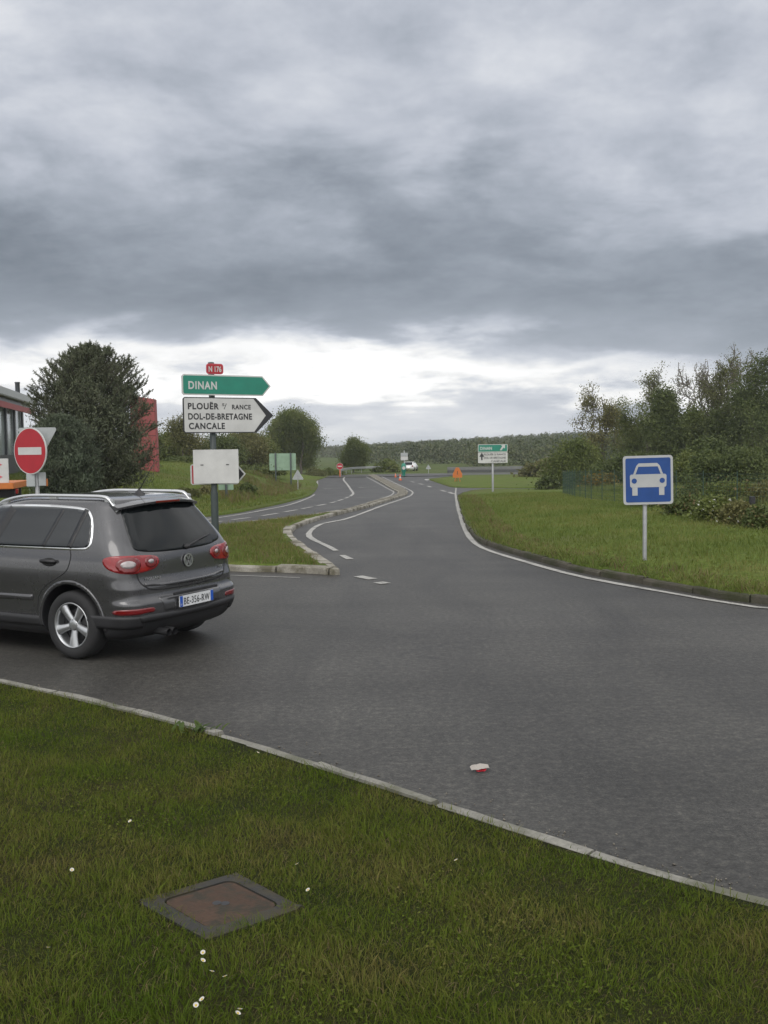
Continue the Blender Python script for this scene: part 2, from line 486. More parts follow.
def normals2(P):
    d = np.gradient(P, axis=0); d /= np.linalg.norm(d, axis=1)[:, None] + 1e-9
    return np.stack([-d[:, 1], d[:, 0]], 1)     # left of travel

# outlines traced on the photograph, projected on the ground
FG_KERB = catmull([(-22, 15.2), (-15, 14.4), (-10, 12.7), (-6.5, 10.8)] + xy([(0, 685), (100, 707.5), (200, 733), (300, 764), (400, 796), (500, 829), (600, 861), (700, 890.5), (768, 909)]) + [(2.7, 3.45), (4.2, 1.7), (5.4, -0.8), (6, -4)], 0.4)
FG_POLY = FG_KERB + [(6, -8), (-22, -8)]
ISL_R = xy([(340, 575), (322, 561), (303, 548), (293, 537), (297, 529), (318, 520.5), (347, 513), (374, 506), (396, 499), (407.5, 494.5), (405.5, 490), (391, 482.8), (374, 474.8)])
ISL_L = xy([(368, 475.6), (381, 483), (394.5, 490.8), (397.5, 493.6), (392, 497.4), (376, 502.2), (352, 510), (330, 514.5), (290, 520.5), (250, 525), (209, 529)])
ISL_FRONT = [(-7.7, 22.4), (-8.3, 20.6), (-7.3, 19.3), (-5, 17.9)] + xy([(225, 571), (280, 572.5)])
ISL_RIM = catmull(ISL_FRONT[1:] + xy([(318, 574)]) + ISL_R, 0.3)
ISL_POLY = ISL_RIM + catmull(ISL_L + ISL_FRONT[:2], 0.4)[:-1]
C_EDGE = catmull(xy([(462, 493.5), (457.5, 497), (459.5, 507), (464, 523), (471, 535), (483, 544.5), (520, 556.5), (580, 572.5), (640, 584), (700, 594.5), (768, 605)]) + [(7.6, 11.0), (11, 9.4), (17, 8.4), (40, 8)], 0.5)
C_TOP = xy([(520, 491.5), (490, 490.5)])
C_POLY = C_EDGE + [(60, 8), (60, 95), C_TOP[0], C_TOP[1]]
E_POLY = catmull(xy([(428, 479.5), (441, 484), (455, 487.6), (487, 488), (520, 488.5)]), 2) + [(60, 90), (70, 128), (10, 128)]
D_EDGE = catmull([(-60, 20), (-30, 20.5), (-18, 21.5), (-13, 23.4), (-9, 26.6)] + xy([(201, 517.5), (260, 508.5), (295, 500.5), (313, 493.5), (318, 486), (317, 481), (330, 476)]), 0.7)
D_POLY = D_EDGE + [(-12, 128), (-75, 128), (-75, 20)]

def zFG(x, y): return zR(x, y) + 0.055 + 0.26 * sstep(0.1, 4.0, seg_dist(x, y, FG_KERB))
def zISL(x, y): return zR(x, y) + 0.10 + 0.10 * sstep(0.2, 2.5, seg_dist(x, y, ISL_POLY + ISL_POLY[:1]))
def bankD(x, y): return np.where(inside(x, y, D_POLY), (0.85 + 1.75 * sstep(35, 80, y)) * sstep(0.8, 11, seg_dist(x, y, D_EDGE)), 0.0)
def zD(x, y): return zR(x, y) + 0.06 + bankD(x, y)
def bankC(x, y): return np.where(inside(x, y, C_POLY), -0.55 * sstep(7, 26, seg_dist(x, y, C_EDGE)) + 0.10 * sstep(.3, 3, seg_dist(x, y, C_EDGE)), 0.0)
def zC(x, y): return zR(x, y) + 0.11 + bankC(x, y)
def zE(x, y): return zR(x, y) + 0.08
def zHill(x, y):
    h = 1.0 * sstep(330, 900, y) + 0.034 * np.clip(x, -200, 600) * sstep(250, 800, y) - 14 * sstep(1000, 2200, y) * (x < 1e9)
    return h
def zG(x, y):
    """Far ground sheet; it stays a hand's breadth under roads and verges near by."""
    edge = 0.22 * (1 - sstep(118, 134, y))
    return zR(x, y) - edge + np.where(y < 128, bankD(x, y), 0) + zHill(x, y) + 2.0 * sstep(45, 110, -x) * sstep(20, 60, y) * (1 - sstep(150, 300, y))

def patch(name, poly, zf, grid, mat, skirt=0.25, inset=0.0):
    P = resample(poly + poly[:1], grid * 0.7)[:-1]
    if inset:                                                  # draw the turf back behind its kerb stones
        d = np.roll(P, -1, 0) - np.roll(P, 1, 0); d /= np.linalg.norm(d, axis=1)[:, None] + 1e-9
        area = np.sum(P[:, 0] * np.roll(P[:, 1], -1) - np.roll(P[:, 0], -1) * P[:, 1])
        Q = P + np.stack([-d[:, 1], d[:, 0]], 1) * inset * (1 if area > 0 else -1)
        ok = seg_dist(Q[:, 0], Q[:, 1], [tuple(p) for p in P] + [tuple(P[0])]) > inset * .8
        P = Q[ok]
    x0, y0 = P.min(0); x1, y1 = P.max(0)
    gx, gy = np.meshgrid(np.arange(x0, x1, grid), np.arange(y0, y1, grid)); gx, gy = gx.ravel(), gy.ravel()
    ok = inside(gx, gy, [tuple(p) for p in P]) & (seg_dist(gx, gy, [tuple(p) for p in P] + [tuple(P[0])]) > grid * 0.3)
    pts = [Vector(p) for p in P] + [Vector((a, b)) for a, b in zip(gx[ok], gy[ok])]
    n = len(P)
    v2, e2, f2, *_ = delaunay_2d_cdt(pts, [(i, (i + 1) % n) for i in range(n)], [], 1, 1e-5)
    X = np.array([v.x for v in v2]); Y = np.array([v.y for v in v2]); Z = zf(X, Y)
    bm = bmesh.new(); vs = [bm.verts.new((a, b, c)) for a, b, c in zip(X, Y, Z)]
    for f in f2:
        try: bm.faces.new([vs[i] for i in f])
        except ValueError: pass
    be = [e for e in bm.edges if e.is_boundary]
    r = bmesh.ops.extrude_edge_only(bm, edges=be)
    for v in [g for g in r['geom'] if isinstance(g, bmesh.types.BMVert)]: v.co.z -= skirt
    o = bm_obj(name, bm, mat, None, True)
    return o

def strip(bm, pl, width, lift=0.009, zf=zR, step=0.8, jitter=0.0, rng=random):
    P = resample(pl, step); N = normals2(P); prev = None
    for (x, y), (nx, ny) in zip(P, N):
        j = width * 0.5 * (1 + jitter * (rng.random() - .5))
        a = (x + nx * j, y + ny * j); b = (x - nx * j, y - ny * j)
        cur = (bm.verts.new((*a, float(zf(*a)) + lift)), bm.verts.new((*b, float(zf(*b)) + lift)))
        if prev: bm.faces.new((prev[0], prev[1], cur[1], cur[0]))
        prev = cur

def kerb(name, pl, width, height, mat, side=1, stone=1.0, gap=0.012, rng=None, base=-0.1, zf=zR, rough=0.008):
    """Row of kerb stones; pl is the road-side foot, side=+1 puts the stone left of travel."""
    rng = rng or random.Random(4)
    P = resample(pl, 0.25); N = normals2(P) * side
    per = max(2, int(round(stone / 0.25))); bm = bmesh.new()
    for s in range(0, len(P) - 1, per):
        e = min(len(P) - 1, s + per); dz = rng.uniform(-rough, rough); dw = rng.uniform(-rough, rough)
        rings = []
        for i in range(s, e + 1):
            p = P[i].copy(); t = (P[min(i + 1, len(P) - 1)] - P[max(i - 1, 0)]); t /= np.linalg.norm(t) + 1e-9
            if i == s: p = p + t * gap * .5
            if i == e: p = p - t * gap * .5
            z = float(zf(*p)) + rng.uniform(-.3, .3) * rough; n = N[i]; b = rng.uniform(.018, .034)
            prof = [(0 + dw, base), (0 + dw + .01, height - b), (b + dw, height), (width - .015, height), (width, base)]
            rings.append([bm.verts.new((p[0] + n[0] * a, p[1] + n[1] * a, z + h + dz)) for a, h in prof])
        for a, c in zip(rings[:-1], rings[1:]):
            for k in range(4): bm.faces.new((a[k], a[k + 1], c[k + 1], c[k]))
        bm.faces.new(rings[0]); bm.faces.new(rings[-1][::-1])
    return tag(bm_obj(name, bm, mat), kind='structure')
# ------------------------------------------------------------------ the setting: ground, roads, verges, kerbs, markings
def build_ground():
    def axis(lo, hi, fine_lo, fine_hi, fine, grow):
        v = list(np.arange(fine_lo, fine_hi + .01, fine)); s = fine; a = fine_hi
        while a < hi: s *= grow; a += s; v.append(a)
        s = fine; a = fine_lo
        while a > lo: s *= grow; a -= s; v.insert(0, a)
        return np.array(v)
    X = axis(-2500, 2500, -70, 90, 2.5, 1.18); Y = axis(-60, 6000, -10, 170, 2.5, 1.10)
    gx, gy = np.meshgrid(X, Y); Z = zG(gx.ravel(), gy.ravel()).reshape(gx.shape)
    nx, ny = len(X), len(Y); idx = np.arange(nx * ny).reshape(ny, nx)
    f = np.stack([idx[:-1, :-1], idx[:-1, 1:], idx[1:, 1:], idx[1:, :-1]], -1).reshape(-1, 4)
    o = np_mesh('ground', np.stack([gx.ravel(), gy.ravel(), Z.ravel()], 1), f, M_FIELD, None, True)
    tag(o, kind='structure')
build_ground()

def grid_sheet(name, x0, x1, y0, y1, step, zf, mat, lift=0.0):
    X = np.arange(x0, x1 + .01, step); Y = np.arange(y0, y1 + .01, step)
    gx, gy = np.meshgrid(X, Y); Z = zf(gx.ravel(), gy.ravel()) + lift
    nx, ny = len(X), len(Y); idx = np.arange(nx * ny).reshape(ny, nx)
    f = np.stack([idx[:-1, :-1], idx[:-1, 1:], idx[1:, 1:], idx[1:, :-1]], -1).reshape(-1, 4)
    return tag(np_mesh(name, np.stack([gx.ravel(), gy.ravel(), Z.ravel()], 1), f, mat, None, True), kind='structure')
grid_sheet('road', -50, 50, -6, 127, 1.0, zR, M_ASPHALT)
grid_sheet('main_road', -160, 260, 127.6, 139, 2.0, zR, M_ASPHALT, 0.05)
tag(patch('roundabout_island', FG_POLY, zFG, 0.3, M_SOIL_FG, .25, .085), kind='structure')
tag(patch('splitter_island', ISL_POLY, zISL, 0.35, M_VERGE, .2, .15), kind='structure')
tag(patch('grass_verge', D_POLY, zD, 1.6, M_VERGE, 0.3), kind='structure')
tag(patch('grass_verge', C_POLY, zC, 1.2, M_VERGE, 0.25, .13), kind='structure')
tag(patch('grass_verge', E_POLY, zE, 2.0, M_VERGE, 0.3), kind='structure')

tag(patch('median_strip', [p for p in ISL_POLY if p[1] > 31.5], lambda x, y: zR(x, y) + 0.118, 0.3, M_DIRT, .2, .14), kind='structure')
kerb('kerb', FG_KERB, 0.11, 0.062, M_KERB_FG, side=-1, stone=1.0, gap=.022, rough=.012, rng=random.Random(1))
kerb('kerb', ISL_RIM, 0.24, 0.10, M_KERB_PALE, side=1, stone=1.0, gap=0.025, rng=random.Random(3), rough=.016)
kerb('kerb', catmull(ISL_L, .4), 0.16, 0.11, M_KERB_PALE, side=1, stone=1.0, gap=0.02, rng=random.Random(5))
kerb('kerb', C_EDGE, 0.16, 0.09, M_KERB_DARK, side=1, stone=1.0, gap=0.02, rng=random.Random(6), rough=.016)

def build_markings():
    bm = bmesh.new(); rg = random.Random(8)
    # white edge line round the right verge
    strip(bm, catmull(xy([(456, 488), (455.5, 494), (457, 503), (460.5, 516), (464, 527), (471, 539.5), (484, 549), (520, 560.5), (580, 577), (640, 588), (700, 598.5), (768, 609)]) + [(7.4, 10.7), (11, 9.0), (17, 8.0), (30, 7.6)], .5), 0.12, jitter=.3, rng=rg)
    # splitter island, right and left
    strip(bm, catmull(xy([(336, 551), (327, 546), (312, 539), (309, 533), (322, 524), (348, 518.5), (377, 507.8), (402, 499.2), (412, 494.4), (410, 490.2), (394, 482.6), (378, 474.8)]), .4), 0.13, jitter=.35, rng=rg)
    strip(bm, catmull(xy([(364, 475.6), (378, 483.2), (391, 490.4), (393.5, 493), (388, 496.5), (376, 500.5)]), .5), 0.12, rng=rg)
    strip(bm, catmull(xy([(225, 575.5), (270, 577), (300, 578.2)]), .4), 0.04, jitter=.5, rng=rg)
    strip(bm, xy([(342, 555.5), (350, 559.5)]), 0.12, jitter=.4, rng=rg)
    strip(bm, xy([(358, 576.5), (373, 579.5)]), 0.16, jitter=.4, rng=rg)
    strip(bm, xy([(378, 582.6), (386, 584)]), 0.18, jitter=.4, rng=rg)
    # exit road: edge line, dashed centre, solid wedge
    strip(bm, catmull(xy([(203, 520.5), (260, 511), (298, 502.2), (314.5, 494.5)]), .6), 0.13, rng=rg)
    strip(bm, xy([(317.5, 486.5), (317.3, 480.5)]), 0.16, rng=rg)
    dash = [((262, 516), (278, 513.5)), ((284, 512.2), (297, 510)), ((302, 509), (312, 507)), ((317, 506), (326, 504.2)), ((330, 503.2), (336, 501.8)), ((338, 501), (343, 499.4)), ((345, 498.4), (349, 497)), ((232, 520), (250, 517.8)), ((206, 523.3), (222, 521.3))]
    for a, b in dash: strip(bm, xy([a, b]), 0.15, rng=rg)
    strip(bm, catmull(xy([(350, 496.4), (353.2, 493.6), (351.5, 490.5), (347.5, 484.8), (343.5, 479.5), (345.5, 476.2)]), .6), 0.20, rng=rg)
    for px, py, l in ((332, 488.6, 2.4), (321.5, 499.2, 2.6), (366.5, 487.3, 2.4), (371, 497.2, 2.4)):   # faded lane arrows
        p = at(px, py); d = Vector((-.75, -.66)) if py < 495 else Vector((-.93, -.37))
        q = p.xy - d * l / 2; e = p.xy + d * l / 2; n = Vector((-d.y, d.x))
        strip(bm, [tuple(q), tuple(e - d * .7)], 0.14, rng=rg)
        w = [e - d * .8 + n * .36, e, e - d * .8 - n * .36]
        bm.faces.new([bm.verts.new((v.x, v.y, float(zR(v.x, v.y)) + .009)) for v in w])
    # merge dashes at the far end of the main lane
    for a, b in (((411, 481.6), (414.5, 482.4)), ((419, 483.6), (423, 484.6)), ((427.5, 486), (431, 487.2)), ((441, 490.3), (446, 491.6)), ((449, 492.2), (455, 494.2))):
        strip(bm, xy([a, b]), 0.28, rng=rg)
    tag(bm_obj('road_marking', bm, M_LINE), kind='structure')
    bm = bmesh.new()                                             # main road edge line
    strip(bm, [(-150, 128.2), (250, 128.2)], 0.25, lift=0.07, step=3)
    strip(bm, [(-150, 138.2), (250, 138.2)], 0.25, lift=0.07, step=3)
    tag(bm_obj('road_marking', bm, M_LINE), kind='structure')
build_markings()
def build_grit():
    M_GRIT = simple('grit', (.16, .145, .12), .9, var=.5, vscale=40); r = np.random.default_rng(6)
    pts = []
    for line, n, sgn, w in ((FG_KERB, 2600, 1, .22), (ISL_RIM, 1500, -1, .3), (C_EDGE, 1800, -1, .3)):
        P = np.array(line); Nn = normals2(P) * sgn; i = r.integers(0, len(P) - 1, n); t = r.random(n)[:, None]
        q = P[i] * (1 - t) + P[i + 1] * t + Nn[i] * (np.abs(r.normal(size=n)) * w * .5 + .01)[:, None]
        pts.append(q[(q[:, 1] > 1) & (q[:, 1] < 34) & (np.abs(q[:, 0]) < 12)])
    q = np.concatenate(pts); s = (.0035 + .006 * r.random(len(q)) ** 3)
    O = np.array([[1, 0, 0], [-1, 0, 0], [0, 1, 0], [0, -1, 0], [0, 0, .8], [0, 0, -.6]]); F = np.array([[0, 2, 4], [2, 1, 4], [1, 3, 4], [3, 0, 4], [2, 0, 5], [1, 2, 5], [3, 1, 5], [0, 3, 5]])
    V = np.concatenate([q, zR(q[:, 0], q[:, 1])[:, None] + s[:, None] * .4], 1)[:, None, :] + (O[None] + .3 * r.normal(size=(len(q), 6, 3))) * s[:, None, None]
    tag(np_mesh('grit', V.reshape(-1, 3), (np.arange(len(q))[:, None, None] * 6 + F[None]).reshape(-1, 3), M_GRIT), kind='stuff')
build_grit()


MH = [at(*c, zFG) for c in ((138, 905), (235, 873), (301, 911), (207, 939))]     # manhole frame corners, from the photograph
MHC = sum(MH, Vector()) / 4
# ------------------------------------------------------------------ sign materials
M_WHITE_GREY = simple('sign_white_grey', (.38, .385, .39), 0.5, var=0.12, vscale=2.5)  # a greyer white, used on the blue sign only
M_WHITE = simple('sign_white', (.50, .50, .485), 0.42, var=0.13, vscale=2.2)
M_GREEN = simple('sign_green', (.011, .19, .13), 0.4, var=0.10, vscale=3)
M_BLUE = simple('sign_blue', (.006, .050, .21), 0.4, var=0.10, vscale=5)
M_RED = simple('sign_red', (.36, .012, .022), 0.42, var=0.10, vscale=4)
M_BLACK = simple('sign_black', (.022, .022, .024), 0.5, var=0.1)
M_GALV = simple('galvanised_steel', (.33, .335, .34), 0.5, 0.5, var=0.15, vscale=9)
M_POLE = simple('dark_green_post', (.030, .042, .040), 0.45, var=0.2, vscale=7)
M_SIGNBACK = simple('sign_back_grey', (.36, .38, .38), 0.55, 0.2, var=0.1, vscale=4)
M_BACKGREEN = simple('sign_back_green', (.24, .35, .25), 0.6, var=0.1, vscale=2)
M_ORANGE = simple('orange_paint', (.50, .15, .025), 0.45, var=0.12, vscale=5)
M_CONE = simple('cone_orange', (.60, .12, .03), 0.5, var=0.1)
M_RUBBER = simple('rubber', (.018, .018, .019), 0.8, var=0.2, vscale=14)
M_PLASTIC = simple('black_plastic', (.020, .020, .022), 0.55, var=0.15, vscale=8)
M_GLASS = simple('dark_glass', (.006, .008, .009), 0.05, 0.0, 0.0, var=0)
for n_ in M_GLASS.node_tree.nodes:
    if n_.type == 'BSDF_PRINCIPLED': n_.inputs['IOR'].default_value = 1.36
M_CHROME = simple('chrome', (.80, .81, .82), 0.28, 1.0, var=0.05)
M_ALLOY = simple('alloy', (.46, .47, .48), 0.32, 0.85, var=0.08)
M_SILVER = simple('rail_silver', (.60, .61, .62), 0.28, 0.8, var=0.06)
M_PINK = simple('faded_red', (.50, .085, .11), 0.6, var=0.2, vscale=3)

def rot_dir(px, dist, extra=0.0):
    """Heading that turns a panel (facing -Y) squarely to the camera, plus an extra turn."""
    p = on(px, 445, dist); return -math.atan2(p.x, p.y) + extra

def prism_obj(name, pts, y0, y1, mat, parent, loc=(0, 0, 0), bevel=0.0):
    bm = bmesh.new(); add_prism(bm, pts, y0, y1)
    if bevel: bmesh.ops.bevel(bm, geom=bm.edges[:], offset=bevel, segments=1, affect='EDGES')
    o = bm_obj(name, bm, mat, parent); o.location = loc; return o

def post_obj(parent, h, r, mat=None, x=0.0, y=0.06, seg=16, name='post', base=-.3, cap=True):
    bm = bmesh.new(); prof = [(r, base), (r, h - .012), (r * .8, h), (0.001, h + .003)]
    add_lathe(bm, prof, 'Z', seg, Matrix.Translation((x, y, 0)))
    return bm_obj(name, bm, mat or M_GALV, parent, True)

def circle(r, n=40, sx=1.0): return [(r * sx * math.cos(2 * math.pi * i / n), r * math.sin(2 * math.pi * i / n)) for i in range(n)]
def shift(pts, dx, dz): return [(a + dx, b + dz) for a, b in pts]
def arrow_outline(w, h, tip, r=.02):
    return [(r, 0), (w - tip, 0), (w, h / 2), (w - tip, h), (r, h), (0, h - r), (0, r)]
def round_tri(s, r=.06, up=True, n=5):
    R = s / math.sqrt(3); pts = []
    for k in range(3):
        a = math.radians(90 + 120 * k); c = ((R - 2 * r) * math.cos(a), (R - 2 * r) * math.sin(a))
        for i in range(n + 1):
            t = a + math.radians(-60 + 120 * i / n); pts.append((c[0] + r * math.cos(t), c[1] + r * math.sin(t)))
    return pts if up else [(x, -z) for x, z in pts]

# ---- the direction signpost on the splitter island
def signpost():
    D = 18.4; base = on(215.5, 540, D); z0 = float(zISL(base.x, base.y)); loc = Vector((base.x, base.y, z0))
    e = tag(empty('direction_signpost', loc), 'tall dark post with green DINAN arrow and white three-line arrow panel', 'road sign')
    top = on(210, 362.5, D).z - z0
    bm = bmesh.new()
    add_lathe(bm, [(.068, -.3), (.068, 1.05), (.064, 1.07), (.056, 1.10), (.056, top), (.03, top + .006), (.001, top + .006)], 'Z', 18)
    bm_obj('pole', bm, M_POLE, e, True)
    yaw = math.radians(33) - math.atan2(base.x, base.y) * 0
    q = Matrix.Rotation(yaw, 4, 'Z')
    def panel(name, px0, pyb, pyt, pxr, tip, border, field, bt, label=None, tipmat=None):
        """Arrow panel; left end and heights read from the photograph, mounted on the front of the pole."""
        zb, zt = on(px0, pyb, D).z - z0, on(px0, pyt, D).z - z0
        xl = on(px0, 400, D).x - base.x; xr = on(pxr, 400, D).x - base.x
        c = math.cos(yaw); k = (base.x / D)
        s = math.sin(yaw)                                    # solve the true length from the apparent one
        tl = -(px0 - 213.5) / F_PX * D / (c - s * (px0 - 384) / F_PX); tr = (pxr - 213.5) / F_PX * D / (c - s * (pxr - 384) / F_PX)
        w, h = tl + tr, zt - zb
        g = bpy.data.objects.new(name, None)
        bm = bmesh.new(); add_prism(bm, arrow_outline(w, h, tip, .035), -.012, .012)
        o = bm_obj(name, bm, border, e); o.matrix_local = Matrix.Translation((0, 0, zb)) @ q @ Matrix.Translation((-tl, -.085, 0))
        ins = arrow_outline(w - 2 * bt - bt * .5, h - 2 * bt, tip * (h - 2 * bt) / h, .02)
        prism_obj('field', shift(ins, bt, bt), -.016, -.0125, field, o)
        for zz in (h * .25, h * .75):
            bmc = bmesh.new(); add_box(bmc, (tl, .045, zz), (.17, .06, .035), 0, .004); bm_obj('clamp', bmc, M_POLE, o)
        return o, w, h
    o, w, h = panel('green_arrow_panel', 182, 396, 375.5, 270, .17, M_WHITE, M_GREEN, .024)
    text_obj('lettering', 'DINAN', .14, M_WHITE, o, (.12, -.0165, h * .5 - .075), width=.55, bold=.03, spacing=1.15)
    o, w, h = panel('white_arrow_panel', 182.5, 433.5, 398, 272, .36, M_BLACK, M_WHITE, .018)
    tipf = [(w - .34, .0), (w - .005, h / 2), (w - .34, h), (w - .375, h), (w - .155, h / 2), (w - .375, 0)]
    prism_obj('black_tip', [(w - .36, .002), (w - .004, h / 2), (w - .36, h - .002), (w - .42, h - .002), (w - .16, h / 2), (w - .42, .002)], -.020, -.0165, M_BLACK, o)
    yy = -.0168
    text_obj('lettering', 'PLOUËR', .112, M_BLACK, o, (.09, yy, h - .215), width=.60, bold=.032, spacing=1.15)
    t = text_obj('lettering', 'S', .05, M_BLACK, o, (.755, yy, h - .155), width=.045, bold=.01)
    prism_obj('slash', [(.785, h - .215), (.797, h - .215), (.845, h - .11), (.833, h - .11)], yy - .002, yy, M_BLACK, o)
    text_obj('lettering', 'RANCE', .085, M_BLACK, o, (.95, yy, h - .212), width=.38, bold=.03, spacing=1.15)
    text_obj('lettering', 'DOL-DE-BRETAGNE', .112, M_BLACK, o, (.09, yy, h - .40), width=1.26, bold=.032, spacing=1.1)
    text_obj('lettering', 'CANCALE', .112, M_BLACK, o, (.10, yy, .075), width=.70, bold=.032, spacing=1.15)
    # road number plate
    zb, zt = on(212, 374.5, D).z - z0, on(212, 364, D).z - z0; hh = zt - zb
    bm = bmesh.new(); add_prism(bm, rrect(-.165, 0, .165, hh, .05), -.01, .01)
    o = bm_obj('road_number_plate', bm, M_PINK, e); o.matrix_local = Matrix.Translation((0, 0, zb)) @ q @ Matrix.Translation((.03, -.09, 0))
    prism_obj('field', rrect(-.15, .014, .15, hh - .014, .04), -.0135, -.0105, M_RED, o)
    text_obj('lettering', 'N 176', .10, M_WHITE, o, (0, -.014, hh / 2 - .05), width=.25, bold=.03, align='CENTER')
    # small arrow panel, mostly behind the blank one
    zb, zt = on(192, 485, D).z - z0, on(192, 464.5, D).z - z0; hh = zt - zb
    xl, xr = on(189.5, 470, D).x - base.x, on(245, 470, D).x - base.x; w = xr - xl
    bm = bmesh.new(); add_prism(bm, arrow_outline(w, hh, .16, .03), -.01, .01)
    o = bm_obj('small_arrow_panel', bm, M_WHITE, e); o.location = (xl, .085, zb)
    prism_obj('black_tip', [(w - .17, .03), (w - .03, hh / 2), (w - .17, hh - .03), (w - .20, hh - .03), (w - .20, .03)], -.0135, -.0105, M_BLACK, o)
    prism_obj('red_end', rrect(.03, .02, .10, hh - .02, .012), -.0135, -.0105, M_RED, o)
    # blank panel strapped on in front
    x0, x1 = on(194.5, 470, D).x - base.x, on(239.5, 470, D).x - base.x; zb, zt = on(217, 483.2, D).z - z0, on(217, 449.5, D).z - z0
    bm = bmesh.new(); add_prism(bm, rrect(x0, zb, x1, zt, .012), -.012, .012); bmesh.ops.bevel(bm, geom=bm.edges[:], offset=.002, segments=1, affect='EDGES')
    o = bm_obj('blank_panel', bm, M_WHITE, e); o.location = (0, -.10, 0)
    for xx in (x0 + .16, x1 - .20):
        bmc = bmesh.new(); add_box(bmc, (xx, -.0145, zb + (zt - zb) * .55), (.055, .006, .016), 0, .002); bm_obj('slot', bmc, M_BLACK, o)
    bmc = bmesh.new(); add_box(bmc, (0.0, .045, zb + (zt - zb) * .55), (.16, .07, .03), 0, .004); bm_obj('clamp', bmc, M_POLE, o)
signpost()

# ---- round no entry sign with a give-way sign facing the other way
def no_entry():
    D = 18.6; base = on(35, 450, D); z0 = float(zISL(base.x, base.y)); loc = Vector((base.x, base.y, z0))
    e = tag(empty('no_entry_sign', loc, 0), 'round red no entry sign on grey post left of the conifers', 'road sign')
    yaw = math.radians(24)
    top = on(31, 440, D).z - z0
    post_obj(e, top, .04, M_GALV, 0, .05)
    c = on(31, 451, D) - loc; R = (on(31, 427.8, D).z - on(31, 474.6, D).z) / 2
    q = Matrix.Rotation(math.radians(-30), 4, 'Z')
    bm = bmesh.new(); add_prism(bm, circle(R, 48), -.012, .012)
    d = bm_obj('disc', bm, M_WHITE, e); d.matrix_local = Matrix.Translation((c.x, -.03, c.z)) @ q
    prism_obj('red_field', circle(R * .955, 48), -.016, -.0125, M_RED, d)
    prism_obj('white_bar', rrect(-R * .72, -R * .16, R * .72, R * .16, .01), -.0195, -.0165, M_WHITE, d)
    t = on(35, 443, D) - loc
    bm = bmesh.new(); s = .76; add_prism(bm, round_tri(s, .04, False), .0, .02)
    g = bm_obj('give_way_back', bm, M_SIGNBACK, e); g.location = (t.x + .015, .10, on(35, 427.5, D).z - loc.z - s * .289)
    b0 = on(35, 480, D) - loc
    bm = bmesh.new(); add_box(bm, (b0.x - .07, -.01, b0.z), (.16, .05, .24), 0, .006); add_box(bm, (b0.x + .13, .02, b0.z + .015), (.13, .05, .25), .25, .006)
    bm_obj('bracket_box', bm, M_SIGNBACK, e)
    bm = bmesh.new(); add_prism(bm, rrect(b0.x + .17, b0.z - .12, b0.x + .215, b0.z + .02, .01), .05, .07); bm_obj('reflector', bm, M_ORANGE, e)
no_entry()

# ---- blue motor-road sign on the right verge
def car_pictogram(s):
    """White car front in a unit square, as separate outlines without overlaps."""
    P = lambda pts: [((x - .5) * s, (z - .5) * s) for x, z in pts]
    body = [(.13, .34), (.87, .34), (.895, .37), (.90, .60), (.87, .63), (.13, .63), (.10, .60), (.105, .37)]
    cabin_l = [(.175, .632), (.225, .632), (.29, .80), (.275, .85), (.245, .82)]
    roof = [(.29, .80), (.71, .80), (.725, .85), (.70, .875), (.30, .875), (.275, .85)]
    cabin_r = [(1 - x, z) for x, z in cabin_l][::-1]
    leg_l = [(.15, .16), (.265, .16), (.265, .338), (.15, .338)]; leg_r = [(1 - x, z) for x, z in leg_l][::-1]
    return [P(k) for k in (body, cabin_l, roof, cabin_r, leg_l, leg_r)], [shift([((x) * s, (z) * s) for x, z in circle(.058, 20)], (cx - .5) * s, (.485 - .5) * s) for cx in (.195, .805)]
def blue_sign():
    b = at(645.5, 561, zC); e = tag(empty('blue_square_sign', b), 'square blue sign with white car symbol on grey post', 'road sign')
    D = b.y; S = .78; zc = on(647, 480, D).z - b.z
    post_obj(e, zc + S * .42, .034, M_GALV, 0, .05)
    yaw = math.radians(-5); M_WHITE = M_WHITE_GREY
    bm = bmesh.new(); add_prism(bm, rrect(-S / 2, -S / 2, S / 2, S / 2, .05, 6), -.012, .012)
    o = bm_obj('sign_plate', bm, M_WHITE_GREY, e); o.matrix_local = Matrix.Translation((.035, 0, zc)) @ Matrix.Rotation(yaw, 4, 'Z') @ Matrix.Rotation(math.radians(-1.0), 4, 'Y')
    k = S * .452; prism_obj('blue_field', rrect(-k, -k, k, k, .03, 6), -.0155, -.0125, M_BLUE, o)
    body, lamps = car_pictogram(S * .92)
    bm = bmesh.new()
    for p in body: add_prism(bm, p, -.019, -.016)
    bm_obj('car_symbol', bm, M_WHITE, o)
    for p in lamps:
        bm = bmesh.new(); add_prism(bm, p, -.022, -.0195); bm_obj('symbol_headlight', bm, M_BLUE, o)
    for zz in (-.25, .25):
        bmc = bmesh.new(); add_box(bmc, (-.03, .03, zz), (.11, .04, .03), 0, .003); bm_obj('clamp', bmc, M_GALV, o)
blue_sign()

